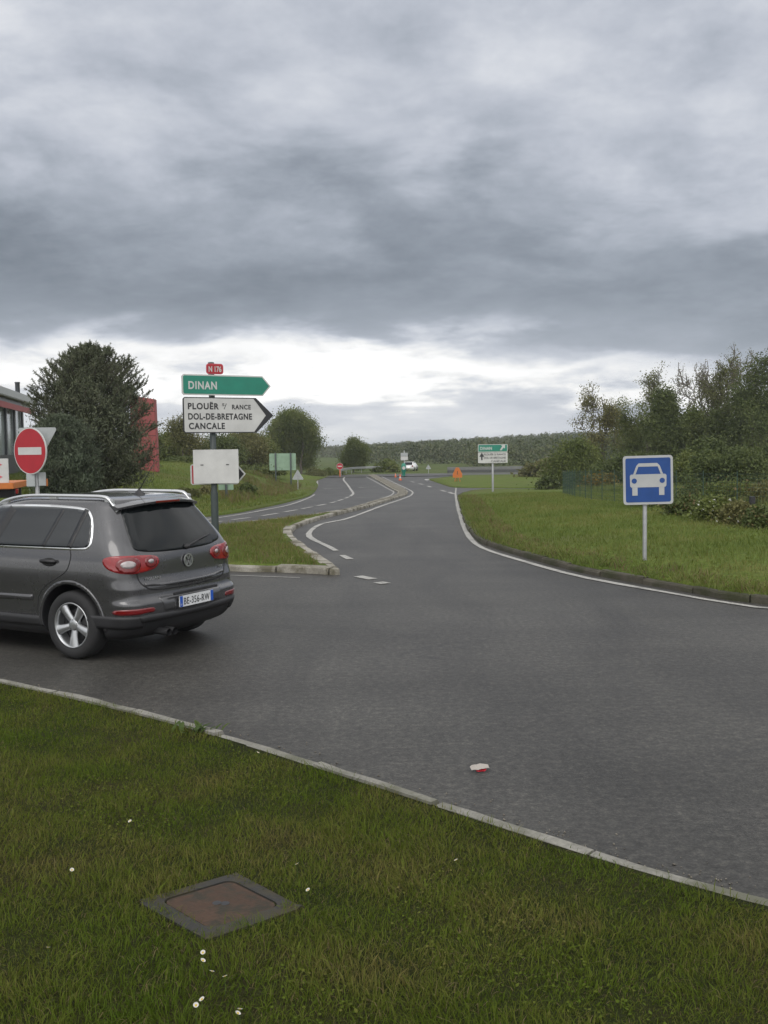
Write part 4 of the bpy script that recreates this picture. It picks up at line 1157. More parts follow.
SIDE_WIN = [(-.20, 1.10), (-.235, 1.15), (-.185, 1.335), (-.10, 1.46), (.06, 1.505), (.6, 1.525), (1.20, 1.505), (1.48, 1.43), (1.72, 1.27), (1.88, 1.12), (1.86, 1.085), (1.2, 1.078), (.4, 1.082), (-.08, 1.088)]
M_GLASS_SIDE = simple('side_glass', (.008, .011, .014), .04, var=0)
for n_ in M_GLASS_SIDE.node_tree.nodes:
    if n_.type == 'BSDF_PRINCIPLED': n_.inputs['IOR'].default_value = 1.55
M_GLOSSY = simple('gloss_black', (.008, .008, .009), .25, var=0)
SIDE_WIN = [(x, z if z <= 1.08 else 1.08 + (z - 1.08) * .89) for x, z in SIDE_WIN]
def grey_car(loc, heading):
    e = tag(empty('parked_car' if False else 'suv_car', loc, heading), 'grey SUV with silver roof rails driving off to the left', 'car')
    body, skin = car_body(e, M_PAINT)
    SW = catmull(SIDE_WIN + SIDE_WIN[:1], .05)[:-1]
    for sy in (1, -1):
        fn = lambda x, z, sy=sy: skin.side(x, z, sy)
        # window surround and glass
        skin.patch('window_trim', [tuple(np.array(c) + n * .017) for c, n in zip(SW, normals2(np.array(SW)))], fn, M_CHROME, e, .003, .004)
        g = skin.patch('side_window', [tuple(np.array(c) + n * .004) for c, n in zip(SW, -normals2(np.array(SW)))], fn, M_GLASS_SIDE, e, .006, .004)
        for x0, x1, wd in ((.02, -.06, .06), (.37, .25, .045), (1.10, .96, .12)):
            skin.patch('pillar', line_poly([(x0, 1.09), ((x0 + x1) / 2, 1.267), (x1, 1.452)], wd), fn, M_GLOSSY, e, .0085, .004)
        # shut lines, handles, rubbing strip, sills and arch lips
        skin.patch('door_seam', line_poly([(.0, 1.075), (-.02, 1.0), (.02, .88), (.14, .80), (.30, .72), (.415, .60), (.45, .44)], .011), fn, M_SEAM, e, .0015, .003, .015)
        skin.patch('door_seam', line_poly([(1.04, 1.075), (1.08, .8), (1.08, .42)], .011), fn, M_SEAM, e, .0015, .003, .015)
        skin.patch('door_seam', line_poly([(2.12, 1.02), (2.16, .8), (2.10, .42)], .011), fn, M_SEAM, e, .0015, .003, .015)
        for x in (.26, 1.38):
            skin.patch('handle_recess', [(x + .10 * math.cos(t), .945 + .042 * math.sin(t)) for t in np.linspace(0, 6.28, 20)[:-1]], fn, M_SEAM, e, .0015, .003, .015)
            p, n = skin.side(x, .955, sy); bm = bmesh.new()
            add_box(bm, p + Vector((0, sy * .026, 0)), (.21, .022, .036), 0, .009)
            for dx in (-.085, .085): add_box(bm, p + Vector((dx, sy * .008, 0)), (.03, .04, .028), 0, .006)
            bm_obj('door_handle', bm, M_PLASTIC, e, True)
        skin.patch('side_crease', line_poly([(.50, .585), (1.3, .575), (2.15, .575)], .05), fn, M_PAINT, e, .012, .006)
        skin.patch('sill_trim', [(.43, .40), (2.17, .40), (2.19, .30), (.41, .30)], fn, M_PLASTIC, e, .012, .006)
        for cx in (0, 2.604):
            a = np.linspace(math.radians(-6), math.radians(186), 40)
            ring = [(cx + .435 * math.cos(t), .345 + .435 * math.sin(t)) for t in a] + [(cx + .397 * math.cos(t), .345 + .397 * math.sin(t)) for t in a[::-1]]
            skin.patch('arch_trim', ring, fn, M_PAINT, e, .007, .012, .02)
        # wing mirror
        p, n = skin.side(1.72, 1.10, sy); bm = bmesh.new(); add_box(bm, p + Vector((.05, sy * .14, .07)), (.11, .22, .17), 0, .045); add_box(bm, p + Vector((.03, sy * .03, .02)), (.06, .10, .05), 0, .01)
        bm_obj('wing_mirror', bm, M_PAINT, e, True)
        # roof rail: a bar with feet
        pts = []
        for t in np.linspace(0, 1, 40):
            x = -.36 + 1.72 * t; q, n = skin.top(x, sy * .575)
            lift = .036 * min(1, math.sin(math.pi * min(max(t, .0), 1)) * 4.5) ; pts.append(Vector((x, sy * .575, q.z + lift - .004)))
        bm = bmesh.new()
        prev = None
        for i, p in enumerate(pts):
            ring = [bm.verts.new(p + Vector((0, dy, dz))) for dy, dz in ((-.018, -.016), (-.021, .0), (-.014, .015), (.014, .015), (.021, 0), (.018, -.016))]
            if prev:
                for k in range(6): bm.faces.new((prev[k], prev[(k + 1) % 6], ring[(k + 1) % 6], ring[k]))
            else: bm.faces.new(ring)
            prev = ring
        bm.faces.new(prev)
        rail = bm_obj('roof_rail', bm, M_SILVER, e, True)
        for x in (-.26, .5, 1.22):
            bm = bmesh.new(); q, n = skin.top(x, sy * .575); add_box(bm, (x, sy * .575, q.z + .012), (.12, .032, .04), 0, .008); bm_obj('foot', bm, M_SILVER, rail)
        # tail lamp wrapping the corner (distance round the outline, height)
        wl = lambda d, z, sy=sy: skin.wrap(d, z, sy)
        L = catmull([(.40 + (x - .49) * .90, .935 + (z - .905) * .9) for x, z in [(.49, .905), (.50, .955), (.58, .985), (.80, 1.0), (1.02, 1.005), (1.13, .985), (1.165, .95), (1.13, .885), (1.02, .835), (.86, .812), (.70, .82), (.56, .845), (.49, .905)]], .03)[:-1]
        tl = skin.patch('tail_lamp', L, wl, M_LAMP_RED, e, .012, .01, .02)
        el = lambda c, z, a, b: [(c + a * math.cos(t), z + .03 + b * math.sin(t)) for t in np.linspace(0, 6.283, 30)[:-1]]
        skin.patch('lamp_ring', el(.755, .905, .125, .077), wl, M_LAMP_DEEP, tl, .015, .004, .02)
        skin.patch('reverse_lamp', el(.765, .912, .072, .034), wl, M_LAMP_CLEAR, tl, .019, .004, .02)
        skin.patch('lamp_ring', el(.505, .918, .072, .056), wl, M_LAMP_DEEP, tl, .015, .004, .02)
        skin.patch('reverse_lamp', el(.505, .925, .034, .020), wl, M_LAMP_CLEAR, tl, .019, .004, .02)
        skin.patch('bumper_reflector', catmull([(.56, .475), (.56, .515), (.80, .522), (.98, .512), (.98, .475), (.8, .468), (.56, .475)], .03)[:-1], wl, M_LAMP_DEEP, e, .006, .006, .02)
    rr = lambda y, z: skin.rear(y, z)
    # rear window, hatch and bumper
    RW = catmull([(-.60, 1.06), (-.40, 1.035), (0, 1.025), (.40, 1.035), (.60, 1.06), (.655, 1.10), (.625, 1.23), (.575, 1.365), (.535, 1.445), (.40, 1.468), (0, 1.478), (-.40, 1.468), (-.535, 1.445), (-.575, 1.365), (-.625, 1.23), (-.655, 1.10), (-.60, 1.06)], .05)[:-1]
    skin.patch('rear_window', RW, rr, M_GLASS, e, .005, .005)
    hatch_cut = [(-.68, 1.0), (-.675, .90), (-.665, .80), (-.60, .715), (-.45, .675), (0, .665), (.45, .675), (.60, .715), (.665, .80), (.675, .90), (.68, 1.0)]
    skin.patch('hatch_seam', line_poly(hatch_cut, .012), rr, M_SEAM, e, .0015, .004, .015)
    skin.patch('hatch_crease', line_poly([(-.60, .735), (-.3, .715), (0, .71), (.3, .715), (.60, .735)], .03), rr, M_PAINT, e, .014, .008, .02)
    skin.patch('bumper_lip', [(-.70, .385), (.70, .385), (.735, .445), (.66, .455), (0, .437), (-.66, .455), (-.735, .445)], rr, M_PLASTIC, e, .016, .008)
    wl = lambda d, z: skin.wrap(d, z, 1); wr = lambda d, z: skin.wrap(d, z, -1)
    for f_ in (wl, wr):
        skin.patch('bumper_trim', [(.66, .335), (1.16, .335), (1.30, .40), (1.30, .452), (1.0, .452), (.66, .447)], f_, M_PLASTIC, e, .015, .01)
    # plate recess and plate
    skin.patch('plate_recess', [(-.42, .46), (.42, .46), (.47, .60), (-.47, .60)], rr, M_SILVER if False else M_PAINT, e, .004, .004)
    p, n = skin.rear(0, .53)
    bm = bmesh.new(); add_prism(bm, rrect(-.26, -.055, .26, .055, .008), -.006, .006)
    pl = bm_obj('number_plate', bm, M_PLATE, e); pl.matrix_local = Matrix.Translation((p.x - .022, .0, .53)) @ Matrix.Rotation(math.radians(-90), 4, 'Z')
    for sx in (-1, 1): prism_obj('blue_band', rrect(sx * .238 - .02, -.053, sx * .238 + .02, .053, .004), -.009, -.0065, M_PLATE_BLUE, pl)
    text_obj('lettering', 'BE-356-RW', .072, M_BLACK, pl, (0, -.0068, -.036), width=.40, bold=.004, spacing=1.12, align='CENTER')
    text_obj('lettering', 'F', .022, M_WHITE, pl, (-.238, -.0095, -.042), width=.013, align='CENTER')
    prism_obj('plate_lamp_strip', rrect(-.33, .075, .33, .10, .008), -.012, .02, M_PLASTIC, pl)
    # badge: a ring with a V above a W
    p, n = skin.rear(0, .915); bq = Matrix.Translation((p.x - .012, 0, .915)) @ Matrix.Rotation(math.radians(-90), 4, 'Z')
    bm = bmesh.new(); R0 = .066
    add_lathe(bm, [(R0, 0), (R0, -.010), (R0 * .84, -.010), (R0 * .84, -.002)], 'Y', 36)
    def stroke(a, b, w=.0095):
        a, b = Vector(a), Vector(b); d = (b - a).normalized(); q = Vector((-d.y, d.x)) * w / 2
        add_prism(bm, [tuple(a + q), tuple(b + q), tuple(b - q), tuple(a - q)], -.009, -.001)
    k = R0
    stroke((-.40 * k, .74 * k), (-.02 * k, .12 * k)); stroke((.02 * k, .12 * k), (.40 * k, .74 * k))
    stroke((-.76 * k, .36 * k), (-.36 * k, -.70 * k)); stroke((-.34 * k, -.70 * k), (-.02 * k, -.06 * k)); stroke((.02 * k, -.06 * k), (.34 * k, -.70 * k)); stroke((.36 * k, -.70 * k), (.76 * k, .36 * k))
    em = bm_obj('emblem', bm, M_CHROME, e); em.matrix_local = bq
    bm = bmesh.new(); add_lathe(bm, [(R0 * .84, -.001), (.001, -.001)], 'Y', 30); bm_obj('emblem_ground', bm, M_PLASTIC, em)
    p, n = skin.rear(.46, .775)
    for yy, s, wd in ((.50, 'TIGUAN', .20), (-.56, 'TDI', .085)):
        p, n = skin.rear(yy, .79)
        t = text_obj('lettering', s, .028, M_CHROME, e, (0, 0, 0), width=wd, bold=.01, align='CENTER', depth=.004)
        p2, _ = skin.rear(yy - .05, .79); p1, _ = skin.rear(yy + .05, .79); ang = math.atan2(p1.x - p2.x, .1)
        t.matrix_local = Matrix.Translation((p.x - .004, yy, .775)) @ Matrix.Rotation(math.radians(-90) + -ang, 4, 'Z')
    # roof spoiler with the high brake lamp
    bm = bmesh.new(); n = 24; prev = None
    for i in range(n + 1):
        y = -.60 + 1.20 * i / n; k = 1 - (abs(y) / .62) ** 4 * .5
        zt = 1.548 - .05 * (abs(y) / .6) ** 2.2; xr = -.50 + .11 * (abs(y) / .6) ** 2.5
        prof = [(-.20, zt + .010), (xr + .06, zt - .012), (xr, zt - .030), (xr + .004, zt - .052), (xr + .05, zt - .062), (-.28, zt - .060)]
        ring = [bm.verts.new((a, y, z)) for a, z in prof]
        if prev:
            for q in range(5): bm.faces.new((prev[q], prev[q + 1], ring[q + 1], ring[q]))
            bm.faces.new((prev[5], prev[0], ring[0], ring[5]))
        else: bm.faces.new(ring)
        prev = ring
    bm.faces.new(prev); sp = bm_obj('roof_spoiler', bm, M_PAINT, e, True)
    try: sp.data.set_sharp_from_angle(angle=math.radians(35))
    except Exception: pass
    bm = bmesh.new(); add_box(bm, (-.502, 0, 1.508), (.012, .36, .020), 0, .004); bm_obj('brake_lamp', bm, M_LAMP_DEEP, sp)
    # wiper, antenna, exhaust, underbody
    bm = bmesh.new(); a, _ = skin.rear(-.02, 1.055); b, _ = skin.rear(-.46, 1.115)
    add_tube(bm, a + Vector((-.03, 0, 0)), a.lerp(b, .45) + Vector((-.03, 0, .012)), .012, .010, 8); add_tube(bm, a.lerp(b, .40) + Vector((-.028, 0, .014)), b + Vector((-.022, 0, .02)), .010, .006, 8)
    add_box(bm, a + Vector((-.015, 0, -.005)), (.05, .07, .05), 0, .012); bm_obj('rear_wiper', bm, M_PLASTIC, e, True)
    q, n = skin.top(-.12, 0)
    bm = bmesh.new(); add_lathe(bm, [(.045, -.01), (.040, .012), (.022, .035), (.010, .05), (.006, .06)], 'Z', 14, Matrix.Translation(q) @ Matrix.Diagonal((1.7, .8, 1, 1)))
    add_tube(bm, q + Vector((-.005, 0, .05)), q + Vector((-.235, 0, .36)), .0045, .0025, 8); bm_obj('antenna', bm, M_PLASTIC, e, True)
    bm = bmesh.new(); add_tube(bm, (-.84, .43, .255), (-.55, .43, .27), .036, .036, 14, False); add_tube(bm, (-.84, .34, .255), (-.55, .34, .27), .036, .036, 14, False)
    bm_obj('exhaust_pipe', bm, M_BLACK, e, True)
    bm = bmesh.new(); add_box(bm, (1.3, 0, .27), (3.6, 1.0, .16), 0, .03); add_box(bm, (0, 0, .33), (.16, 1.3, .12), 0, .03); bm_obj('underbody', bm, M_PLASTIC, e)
    for x in (0, 2.604):
        for sy in (1, -1): make_wheel(e, x, sy * .775, sy)
    return e

HEAD = math.radians(151.3)
CAR_AXLE = (-2.64, 10.42)
grey_car(Vector((CAR_AXLE[0], CAR_AXLE[1], 0.004)), HEAD)

# ------------------------------------------------------------------ far white car on the main road
def far_car():
    b = at(410.5, 470.9); D = b.y; m = D / F_PX
    e = tag(empty('hatchback_car', b, math.radians(78)), 'small far white car beside the teal bollard', 'car')
    paint = simple('white_car_paint', (.74, .74, .74), .3, 0, .6, var=.04)
    def shell(name, prof, w0, w1, mat, par):
        bm = bmesh.new(); prev = None
        L = [bm.verts.new((x, (w0 if z < .9 else w1), z)) for x, z in prof]; R = [bm.verts.new((x, -(w0 if z < .9 else w1), z)) for x, z in prof]
        bm.faces.new(L); bm.faces.new(R[::-1]); n = len(prof)
        for i in range(n): bm.faces.new((L[i], R[i], R[(i + 1) % n], L[(i + 1) % n]))
        bmesh.ops.bevel(bm, geom=bm.edges[:], offset=.05, segments=2, affect='EDGES'); return bm_obj(name, bm, mat, par, True)
    shell('body', [(-2, .25), (2, .25), (2.05, .6), (1.95, .78), (1.05, .88), (.45, 1.38), (-1.2, 1.45), (-1.9, .95), (-2.05, .6)], .86, .68, paint, e)
    bm = bmesh.new(); 
    for s in (1, -1): add_prism(bm, [(-1.5, .95), (.85, .92), (.38, 1.32), (-1.15, 1.37)], s * .70 - .02, s * .70 + .02)
    bm_obj('side_window', bm, M_GLASS, e)
    bm = bmesh.new(); vs = [bm.verts.new(v) for v in ((-1.93, -.62, 1.0), (-1.93, .62, 1.0), (-1.36, .58, 1.40), (-1.36, -.58, 1.40))]; bm.faces.new(vs); bm_obj('rear_window', bm, M_GLASS, e)
    bm = bmesh.new(); vs = [bm.verts.new(v) for v in ((1.06, -.64, .92), (1.06, .64, .92), (.53, .60, 1.36), (.53, -.60, 1.36))]; bm.faces.new(vs); bm_obj('windscreen', bm, M_GLASS, e)
    for s in (1, -1):
        bm = bmesh.new(); add_box(bm, (-2.03, s * .68, .8), (.06, .22, .2), 0, .02); bm_obj('tail_lamp', bm, M_LAMP_RED, e)
        for x in (-1.25, 1.25):
            bm = bmesh.new(); add_lathe(bm, [(.001, -.1), (.28, -.1), (.31, -.06), (.31, .06), (.28, .1), (.001, .1)], 'Y', 20, Matrix.Translation((x, s * .78, .31))); bm_obj('wheel', bm, M_RUBBER, e, True)
far_car()

# ------------------------------------------------------------------ buildings and truck on the left
def showroom():
    M_ROOF = simple('roof_fascia', (.36, .37, .37), .5, var=.08, vscale=.6); M_DARK = simple('showroom_frame', (.05, .055, .06), .4, var=.15)
    M_GLZ = simple('showroom_glass', (.30, .34, .34), .15, 0, .2, var=.2, vscale=.4); M_REDP = simple('red_cladding', (.28, .065, .065), .6, var=.15, vscale=.5)
    M_BASE = simple('showroom_base', (.045, .047, .05), .6, var=.2, vscale=1)
    A = on(-14, 450, 41); B = on(36, 450, 56); z0 = float(zD(B.x, B.y)) - .1
    d = (Vector((B.x, B.y, 0)) - Vector((A.x, A.y, 0))); d.normalize(); h_roof = on(0, 387, 45).z - z0 + .32
    e = tag(empty('showroom_building', (A.x, A.y, z0), math.atan2(d.y, d.x)), 'glass fronted building with grey flat roof behind the conifers', 'building')
    Lx = 28.6; x0 = -8
    bm = bmesh.new(); add_box(bm, (x0 + Lx / 2, 6.6, h_roof - .22), (Lx + .6, 12.0, .42), 0, .04); bm_obj('roof', bm, M_ROOF, e)
    bm = bmesh.new(); add_box(bm, (x0 + Lx / 2, 6.8, .55), (Lx, 11.6, 1.1)); bm_obj('plinth', bm, M_BASE, e)
    hz = h_roof - .45
    gl = bmesh.new(); add_box(gl, (x0 + Lx / 2, 6.9, 1.1 + (hz - 1.1) / 2), (Lx - .2, 11.2, hz - 1.1)); bm_obj('glazing', gl, M_GLZ, e)
    for i in range(10):
        bm = bmesh.new(); add_box(bm, (x0 + .1 + i * 3.02, 1.22, 1.1 + (hz - 1.1) / 2), (.42, .10, hz - 1.1), 0, .02); bm_obj('column', bm, M_DARK, e)
    bm = bmesh.new(); add_box(bm, (x0 + Lx / 2, .70, hz - .42), (Lx - .4, .10, .30)); bm_obj('red_band', bm, M_REDP, e)
    bm = bmesh.new(); add_box(bm, (x0 + Lx / 2, 1.0, hz - .13), (Lx, .16, .26)); bm_obj('lintel', bm, M_DARK, e)
    cp = on(17.5, 388, 57); R = Matrix.Rotation(-math.atan2(d.y, d.x), 4, 'Z') @ (Vector((cp.x, cp.y, 0)) - Vector((A.x, A.y, 0)))
    bm = bmesh.new(); add_lathe(bm, [(.13, h_roof - .1), (.13, h_roof + .62), (.15, h_roof + .63), (.15, h_roof + .70), (.01, h_roof + .70)], 'Z', 16, Matrix.Translation((R.x, R.y, 0))); bm_obj('flue', bm, M_DARK, e, True)
    # the tall red end wall stands free of it
    p = on(147, 450, 60); z1 = float(zD(p.x, p.y)) - .1; t0 = on(138, 396.5, 60).z - z1; t1 = on(158, 399.5, 60).z - z1; w = 21 * .06 + .3
    w0 = tag(empty('red_wall', (p.x - .12, p.y, z1), 0), 'tall plain red wall panel rising behind the big conifer', 'wall')
    bm = bmesh.new()
    front = [(-w / 2, 0), (w / 2 + .05, 0), (w / 2 - .02, t1), (-w / 2 + .1, t0 + .05)]
    add_prism(bm, front, -.5, .1); bmesh.ops.bevel(bm, geom=bm.edges[:], offset=.03, segments=2, affect='EDGES'); bm_obj('panel', bm, M_REDP, w0)
    bm = bmesh.new()
    for k in range(1, 6): add_box(bm, (.02, -.503, t1 * k / 6), (w * .98, .012, .025))
    bm_obj('joint', bm, M_SEAM, w0)
showroom()

def truck():
    p = on(22, 485, 25.5); z = float(zR(p.x, p.y)); 
    e = tag(empty('flatbed_truck', (p.x, p.y, z), math.radians(190)), 'orange flatbed truck with a red and white chevron board, mostly out of frame', 'truck')
    zt, zb = on(10, 481.5, 25.5).z - z, on(10, 487.4, 25.5).z - z
    bm = bmesh.new(); add_box(bm, (3.2, 0, (zt + zb) / 2), (6.4, 2.3, zt - zb), 0, .015); bm_obj('flatbed', bm, M_ORANGE, e)
    bm = bmesh.new()
    for sy in (-.42, .42): add_box(bm, (3.9, sy, zb - .13), (7.6, .12, .22), 0, .01)
    add_box(bm, (.05, 0, zb - .3), (.08, 2.2, .12), 0, .01); bm_obj('chassis', bm, M_PLASTIC, e)
    for x in (1.6, 6.6):
        for sy in (1, -1):
            bm = bmesh.new(); R = .47; add_lathe(bm, [(.001, -.1), (.25, -.1), (.28, -.15), (R - .03, -.15), (R, -.11), (R, .11), (R - .03, .15), (.28, .15), (.25, .1), (.001, .1)], 'Y', 32, Matrix.Translation((x, sy * .95, R))); bm_obj('wheel', bm, M_RUBBER, e, True)
    bm = bmesh.new(); prof = [(6.5, .55), (8.3, .55), (8.4, 1.2), (8.15, 2.35), (6.6, 2.4), (6.5, 1.2)]; add_prism(bm, prof, -1.1, 1.1); bmesh.ops.bevel(bm, geom=bm.edges[:], offset=.06, segments=2, affect='EDGES'); bm_obj('cab', bm, M_ORANGE, e)
    # chevron board standing across the bed
    bx = .12; h = on(4, 458.2, 25.5).z - z - zt; W = 2.2
    bm = bmesh.new(); add_box(bm, (bx + W / 2, 1.02, zt + h / 2), (W, .04, h), 0, .005); bd = bm_obj('chevron_board', bm, M_WHITE, e)
    bm = bmesh.new(); n = 2
    for c in range(3):
        for k in range(n):
            zc = zt + h * (k + .5) / n; hh = h / n * .42; xa = bx + .14 + c * .66
            add_prism(bm, [(xa, zc), (xa + .26, zc + hh), (xa + .56, zc + hh), (xa + .30, zc), (xa + .56, zc - hh), (xa + .26, zc - hh)], 1.0425, 1.047)
    bm_obj('chevron', bm, M_PINK, bd)
    bm = bmesh.new(); add_box(bm, (-.04, .9, zb - .06), (.06, .16, .12), 0, .01); bm_obj('tail_lamp', bm, M_LAMP_RED, e)
truck()

# ------------------------------------------------------------------ small things near the camera
def manhole():
    M_IRON = concrete_mat('rusty_iron', (.042, .022, .012), (.074, .040, .023), (.026, .021, .012), 9); M_FRAME = concrete_mat('cast_frame', (.020, .020, .019), (.040, .038, .034), (.040, .033, .016), 5)
    e = tag(empty('manhole_cover', MHC), 'rusty square manhole cover in a grey frame sunk in the foreground grass', 'manhole cover')
    V = [v - MHC for v in MH]; u = ((V[2] - V[0]).normalized()).xy; 
    a = Vector(((V[1] - V[0]) + (V[2] - V[3]))).xy * .5; b = Vector(((V[3] - V[0]) + (V[2] - V[1]))).xy * .5
    nrm = Vector((0, 0, 1))
    def quad(s, r, n=9):
        out = []
        for cx, cy, a0 in ((s - r, -(s - r), -90), (s - r, s - r, 0), (-(s - r), s - r, 90), (-(s - r), -(s - r), 180)):
            for i in range(n + 1):
                t = math.radians(a0 + 90 * i / n); x, y = cx + r * math.cos(t), cy + r * math.sin(t); q = a * x + b * y
                w = MHC.xy + q; out.append(Vector((q.x, q.y, float(zFG(w.x, w.y)) - MHC.z)))
        return out
    bm = bmesh.new(); o0 = quad(.50, .02, 9); o1 = quad(.375, .10, 9); rj = random.Random(5); o0 = [p + Vector((rj.gauss(0, .008), rj.gauss(0, .008), 0)) for p in o0]
    T = lambda pts, h: [bm.verts.new(p + Vector((0, 0, h))) for p in pts]
    A0, A, B, B0 = T(o0, -.08), T(o0, .010), T(o1, .014), T(o1, .002); n = len(A)
    for i in range(n):
        j = (i + 1) % n
        for p, q in ((A0, A), (A, B), (B, B0)): bm.faces.new((p[i], p[j], q[j], q[i]))
    bm_obj('frame', bm, M_FRAME, e)
    bm = bmesh.new(); o2 = quad(.360, .09); A0, A = T(o2, -.03), T(o2, .010); 
    for i in range(n): bm.faces.new((A0[i], A0[(i + 1) % n], A[(i + 1) % n], A[i]))
    bm.faces.new(A); lid = bm_obj('lid', bm, M_IRON, e)
    bm = bmesh.new()
    for dx in (-.017, .017):
        w = MHC.xy + Vector((dx, 0)); add_lathe(bm, [(.019, float(zFG(w.x, w.y)) - MHC.z + .0120), (.001, float(zFG(w.x, w.y)) - MHC.z + .0125)], 'Z', 16, Matrix.Translation((dx, 0, 0)))
    bm_obj('lifting_hole', bm, M_BLACK, lid)
    bm = bmesh.new(); add_prism_n = None
    for p in [quad(.50, .02)]:
        bm.faces.new([bm.verts.new(q + Vector((0, 0, -.03))) for q in p])
    bm_obj('pit_bed', bm, M_SOIL_FG, e)
manhole()

def litter():
    M_PAPER = simple('litter_paper', (.34, .31, .28), .7, var=.1); p = at(480, 771.5)
    e = tag(empty('litter', p + Vector((0, 0, .006)), .35), 'crumpled pale paper scrap with red underside on the road', 'litter')
    rg = random.Random(3)
    def sheet(name, x0, x1, y0, y1, z0, cup, mat):
        bm = bmesh.new(); n = 7; G = []
        for i in range(n):
            for j in range(4):
                x = x0 + (x1 - x0) * i / (n - 1); y = y0 + (y1 - y0) * j / 3; k = (2 * i / (n - 1) - 1)
                G.append(bm.verts.new((x, y * (1 - .65 * k * k), z0 + cup * (j / 3) + rg.uniform(-.004, .004))))
        for i in range(n - 1):
            for j in range(3): bm.faces.new((G[i * 4 + j], G[i * 4 + j + 1], G[(i + 1) * 4 + j + 1], G[(i + 1) * 4 + j]))
        o = bm_obj(name, bm, mat, e); s = o.modifiers.new('thick', 'SOLIDIFY'); s.thickness = .0015
    sheet('paper', -.062, .062, -.02, .05, .014, .012, M_PAPER); sheet('red_flap', -.030, .040, -.030, .012, .002, .012, M_RED)
litter()

def daisies():
    M_PETAL = simple('daisy_petal', (.50, .49, .46), .7, var=.05); M_EYE = simple('daisy_eye', (.55, .38, .03), .7, var=.1); M_STEM = simple('daisy_stem', (.05, .09, .02), .7, var=.1)
    spots = [((203, 955), 0), ((203, 963), 0), ((212, 974), 0), ((225, 979), 0), ((202, 1002), 0), ((196, 1008), 0), ((238, 1016), 0), ((240, 1012), 0), ((297, 866), 1), ((308, 892), 1), ((72, 872), 2), ((258, 754), 3), ((48, 950), 2), ((456, 862), 4), ((130, 823), 2)]
    labels = ['small white daisy in the grass in front of the manhole cover', 'small white daisy in the grass right behind the manhole cover', 'small white daisy in the grass left of the manhole cover', 'small white daisy close to the kerb strip', 'lone small white daisy in the grass far right of the manhole cover']
    src = None
    for k, (px, li) in enumerate(spots):
        p = at(px[0], px[1], lambda x, y: zFG(x, y) + .062); p.z -= .072
        if src is None:
            e = empty('daisy', p)
            bm = bmesh.new(); n = 13
            for i in range(n):
                t = 6.283 * i / n; d = Vector((math.cos(t), math.sin(t), 0)); q = Vector((-d.y, d.x, 0))
                bm.faces.new([bm.verts.new(v) for v in (d * .003 - q * .0015, d * .003 + q * .0015, d * .011 + q * .0024 + Vector((0, 0, .003)), d * .0135 + Vector((0, 0, .0035)), d * .011 - q * .0024 + Vector((0, 0, .003)))])
            pt = bm_obj('petals', bm, M_PETAL, e); pt.location = (0, 0, .08); pt.rotation_euler = (.35, 0, 0)
            bm = bmesh.new(); add_lathe(bm, [(.005, 0), (.004, .003), (.0005, .004)], 'Z', 10); ey = bm_obj('eye', bm, M_EYE, pt, True)
            bm = bmesh.new(); add_tube(bm, (0, 0, -.01), (0, 0, .08), .0012, .001, 5); st = bm_obj('stem', bm, M_STEM, e); src = (e, pt, ey, st)
        else:
            e = src[0].copy(); COL.objects.link(e); e.location = p; e.rotation_euler = (0, 0, k * 1.3)
            a = src[1].copy(); COL.objects.link(a); a.parent = e; b = src[2].copy(); COL.objects.link(b); b.parent = a; c = src[3].copy(); COL.objects.link(c); c.parent = e
        e.scale = (.72, .72, 1.0)
        tag(e, labels[li], 'flower', 'daisies in the foreground grass')
daisies()

def weed():
    p = at(196, 733, zFG); e = tag(empty('weed', p), 'broad bladed weed tuft growing at the foreground kerb', 'plant'); rg = random.Random(12)
    M_WEED = foliage('weed_leaf', (.045, .075, .018), (.06, .092, .022), (.08, .108, .03), .3, 8)
    bm = bmesh.new()
    for i in range(22):
        a = rg.random() * 6.283; l = rg.uniform(.07, .15); w = rg.uniform(.008, .016); d = Vector((math.cos(a) * rg.uniform(.5, 1), math.sin(a), 0)); q = Vector((-d.y, d.x, 0)).normalized(); o = Vector((rg.gauss(0, .07), rg.gauss(0, .03), 0))
        L = [bm.verts.new(o + d * l * t - q * w * s + Vector((0, 0, l * (.95 * t - .55 * t * t)))) for t, s in ((0, .4), (.35, 1), (.7, .8))]; R = [bm.verts.new(o + d * l * t + q * w * s + Vector((0, 0, l * (.95 * t - .55 * t * t)))) for t, s in ((0, .4), (.35, 1), (.7, .8))]
        T = bm.verts.new(o + d * l + Vector((0, 0, l * .4))); bm.faces.new((L[0], R[0], R[1], L[1])); bm.faces.new((L[1], R[1], R[2], L[2])); bm.faces.new((L[2], R[2], T))
    bm_obj('leaves', bm, M_WEED, e)
weed()
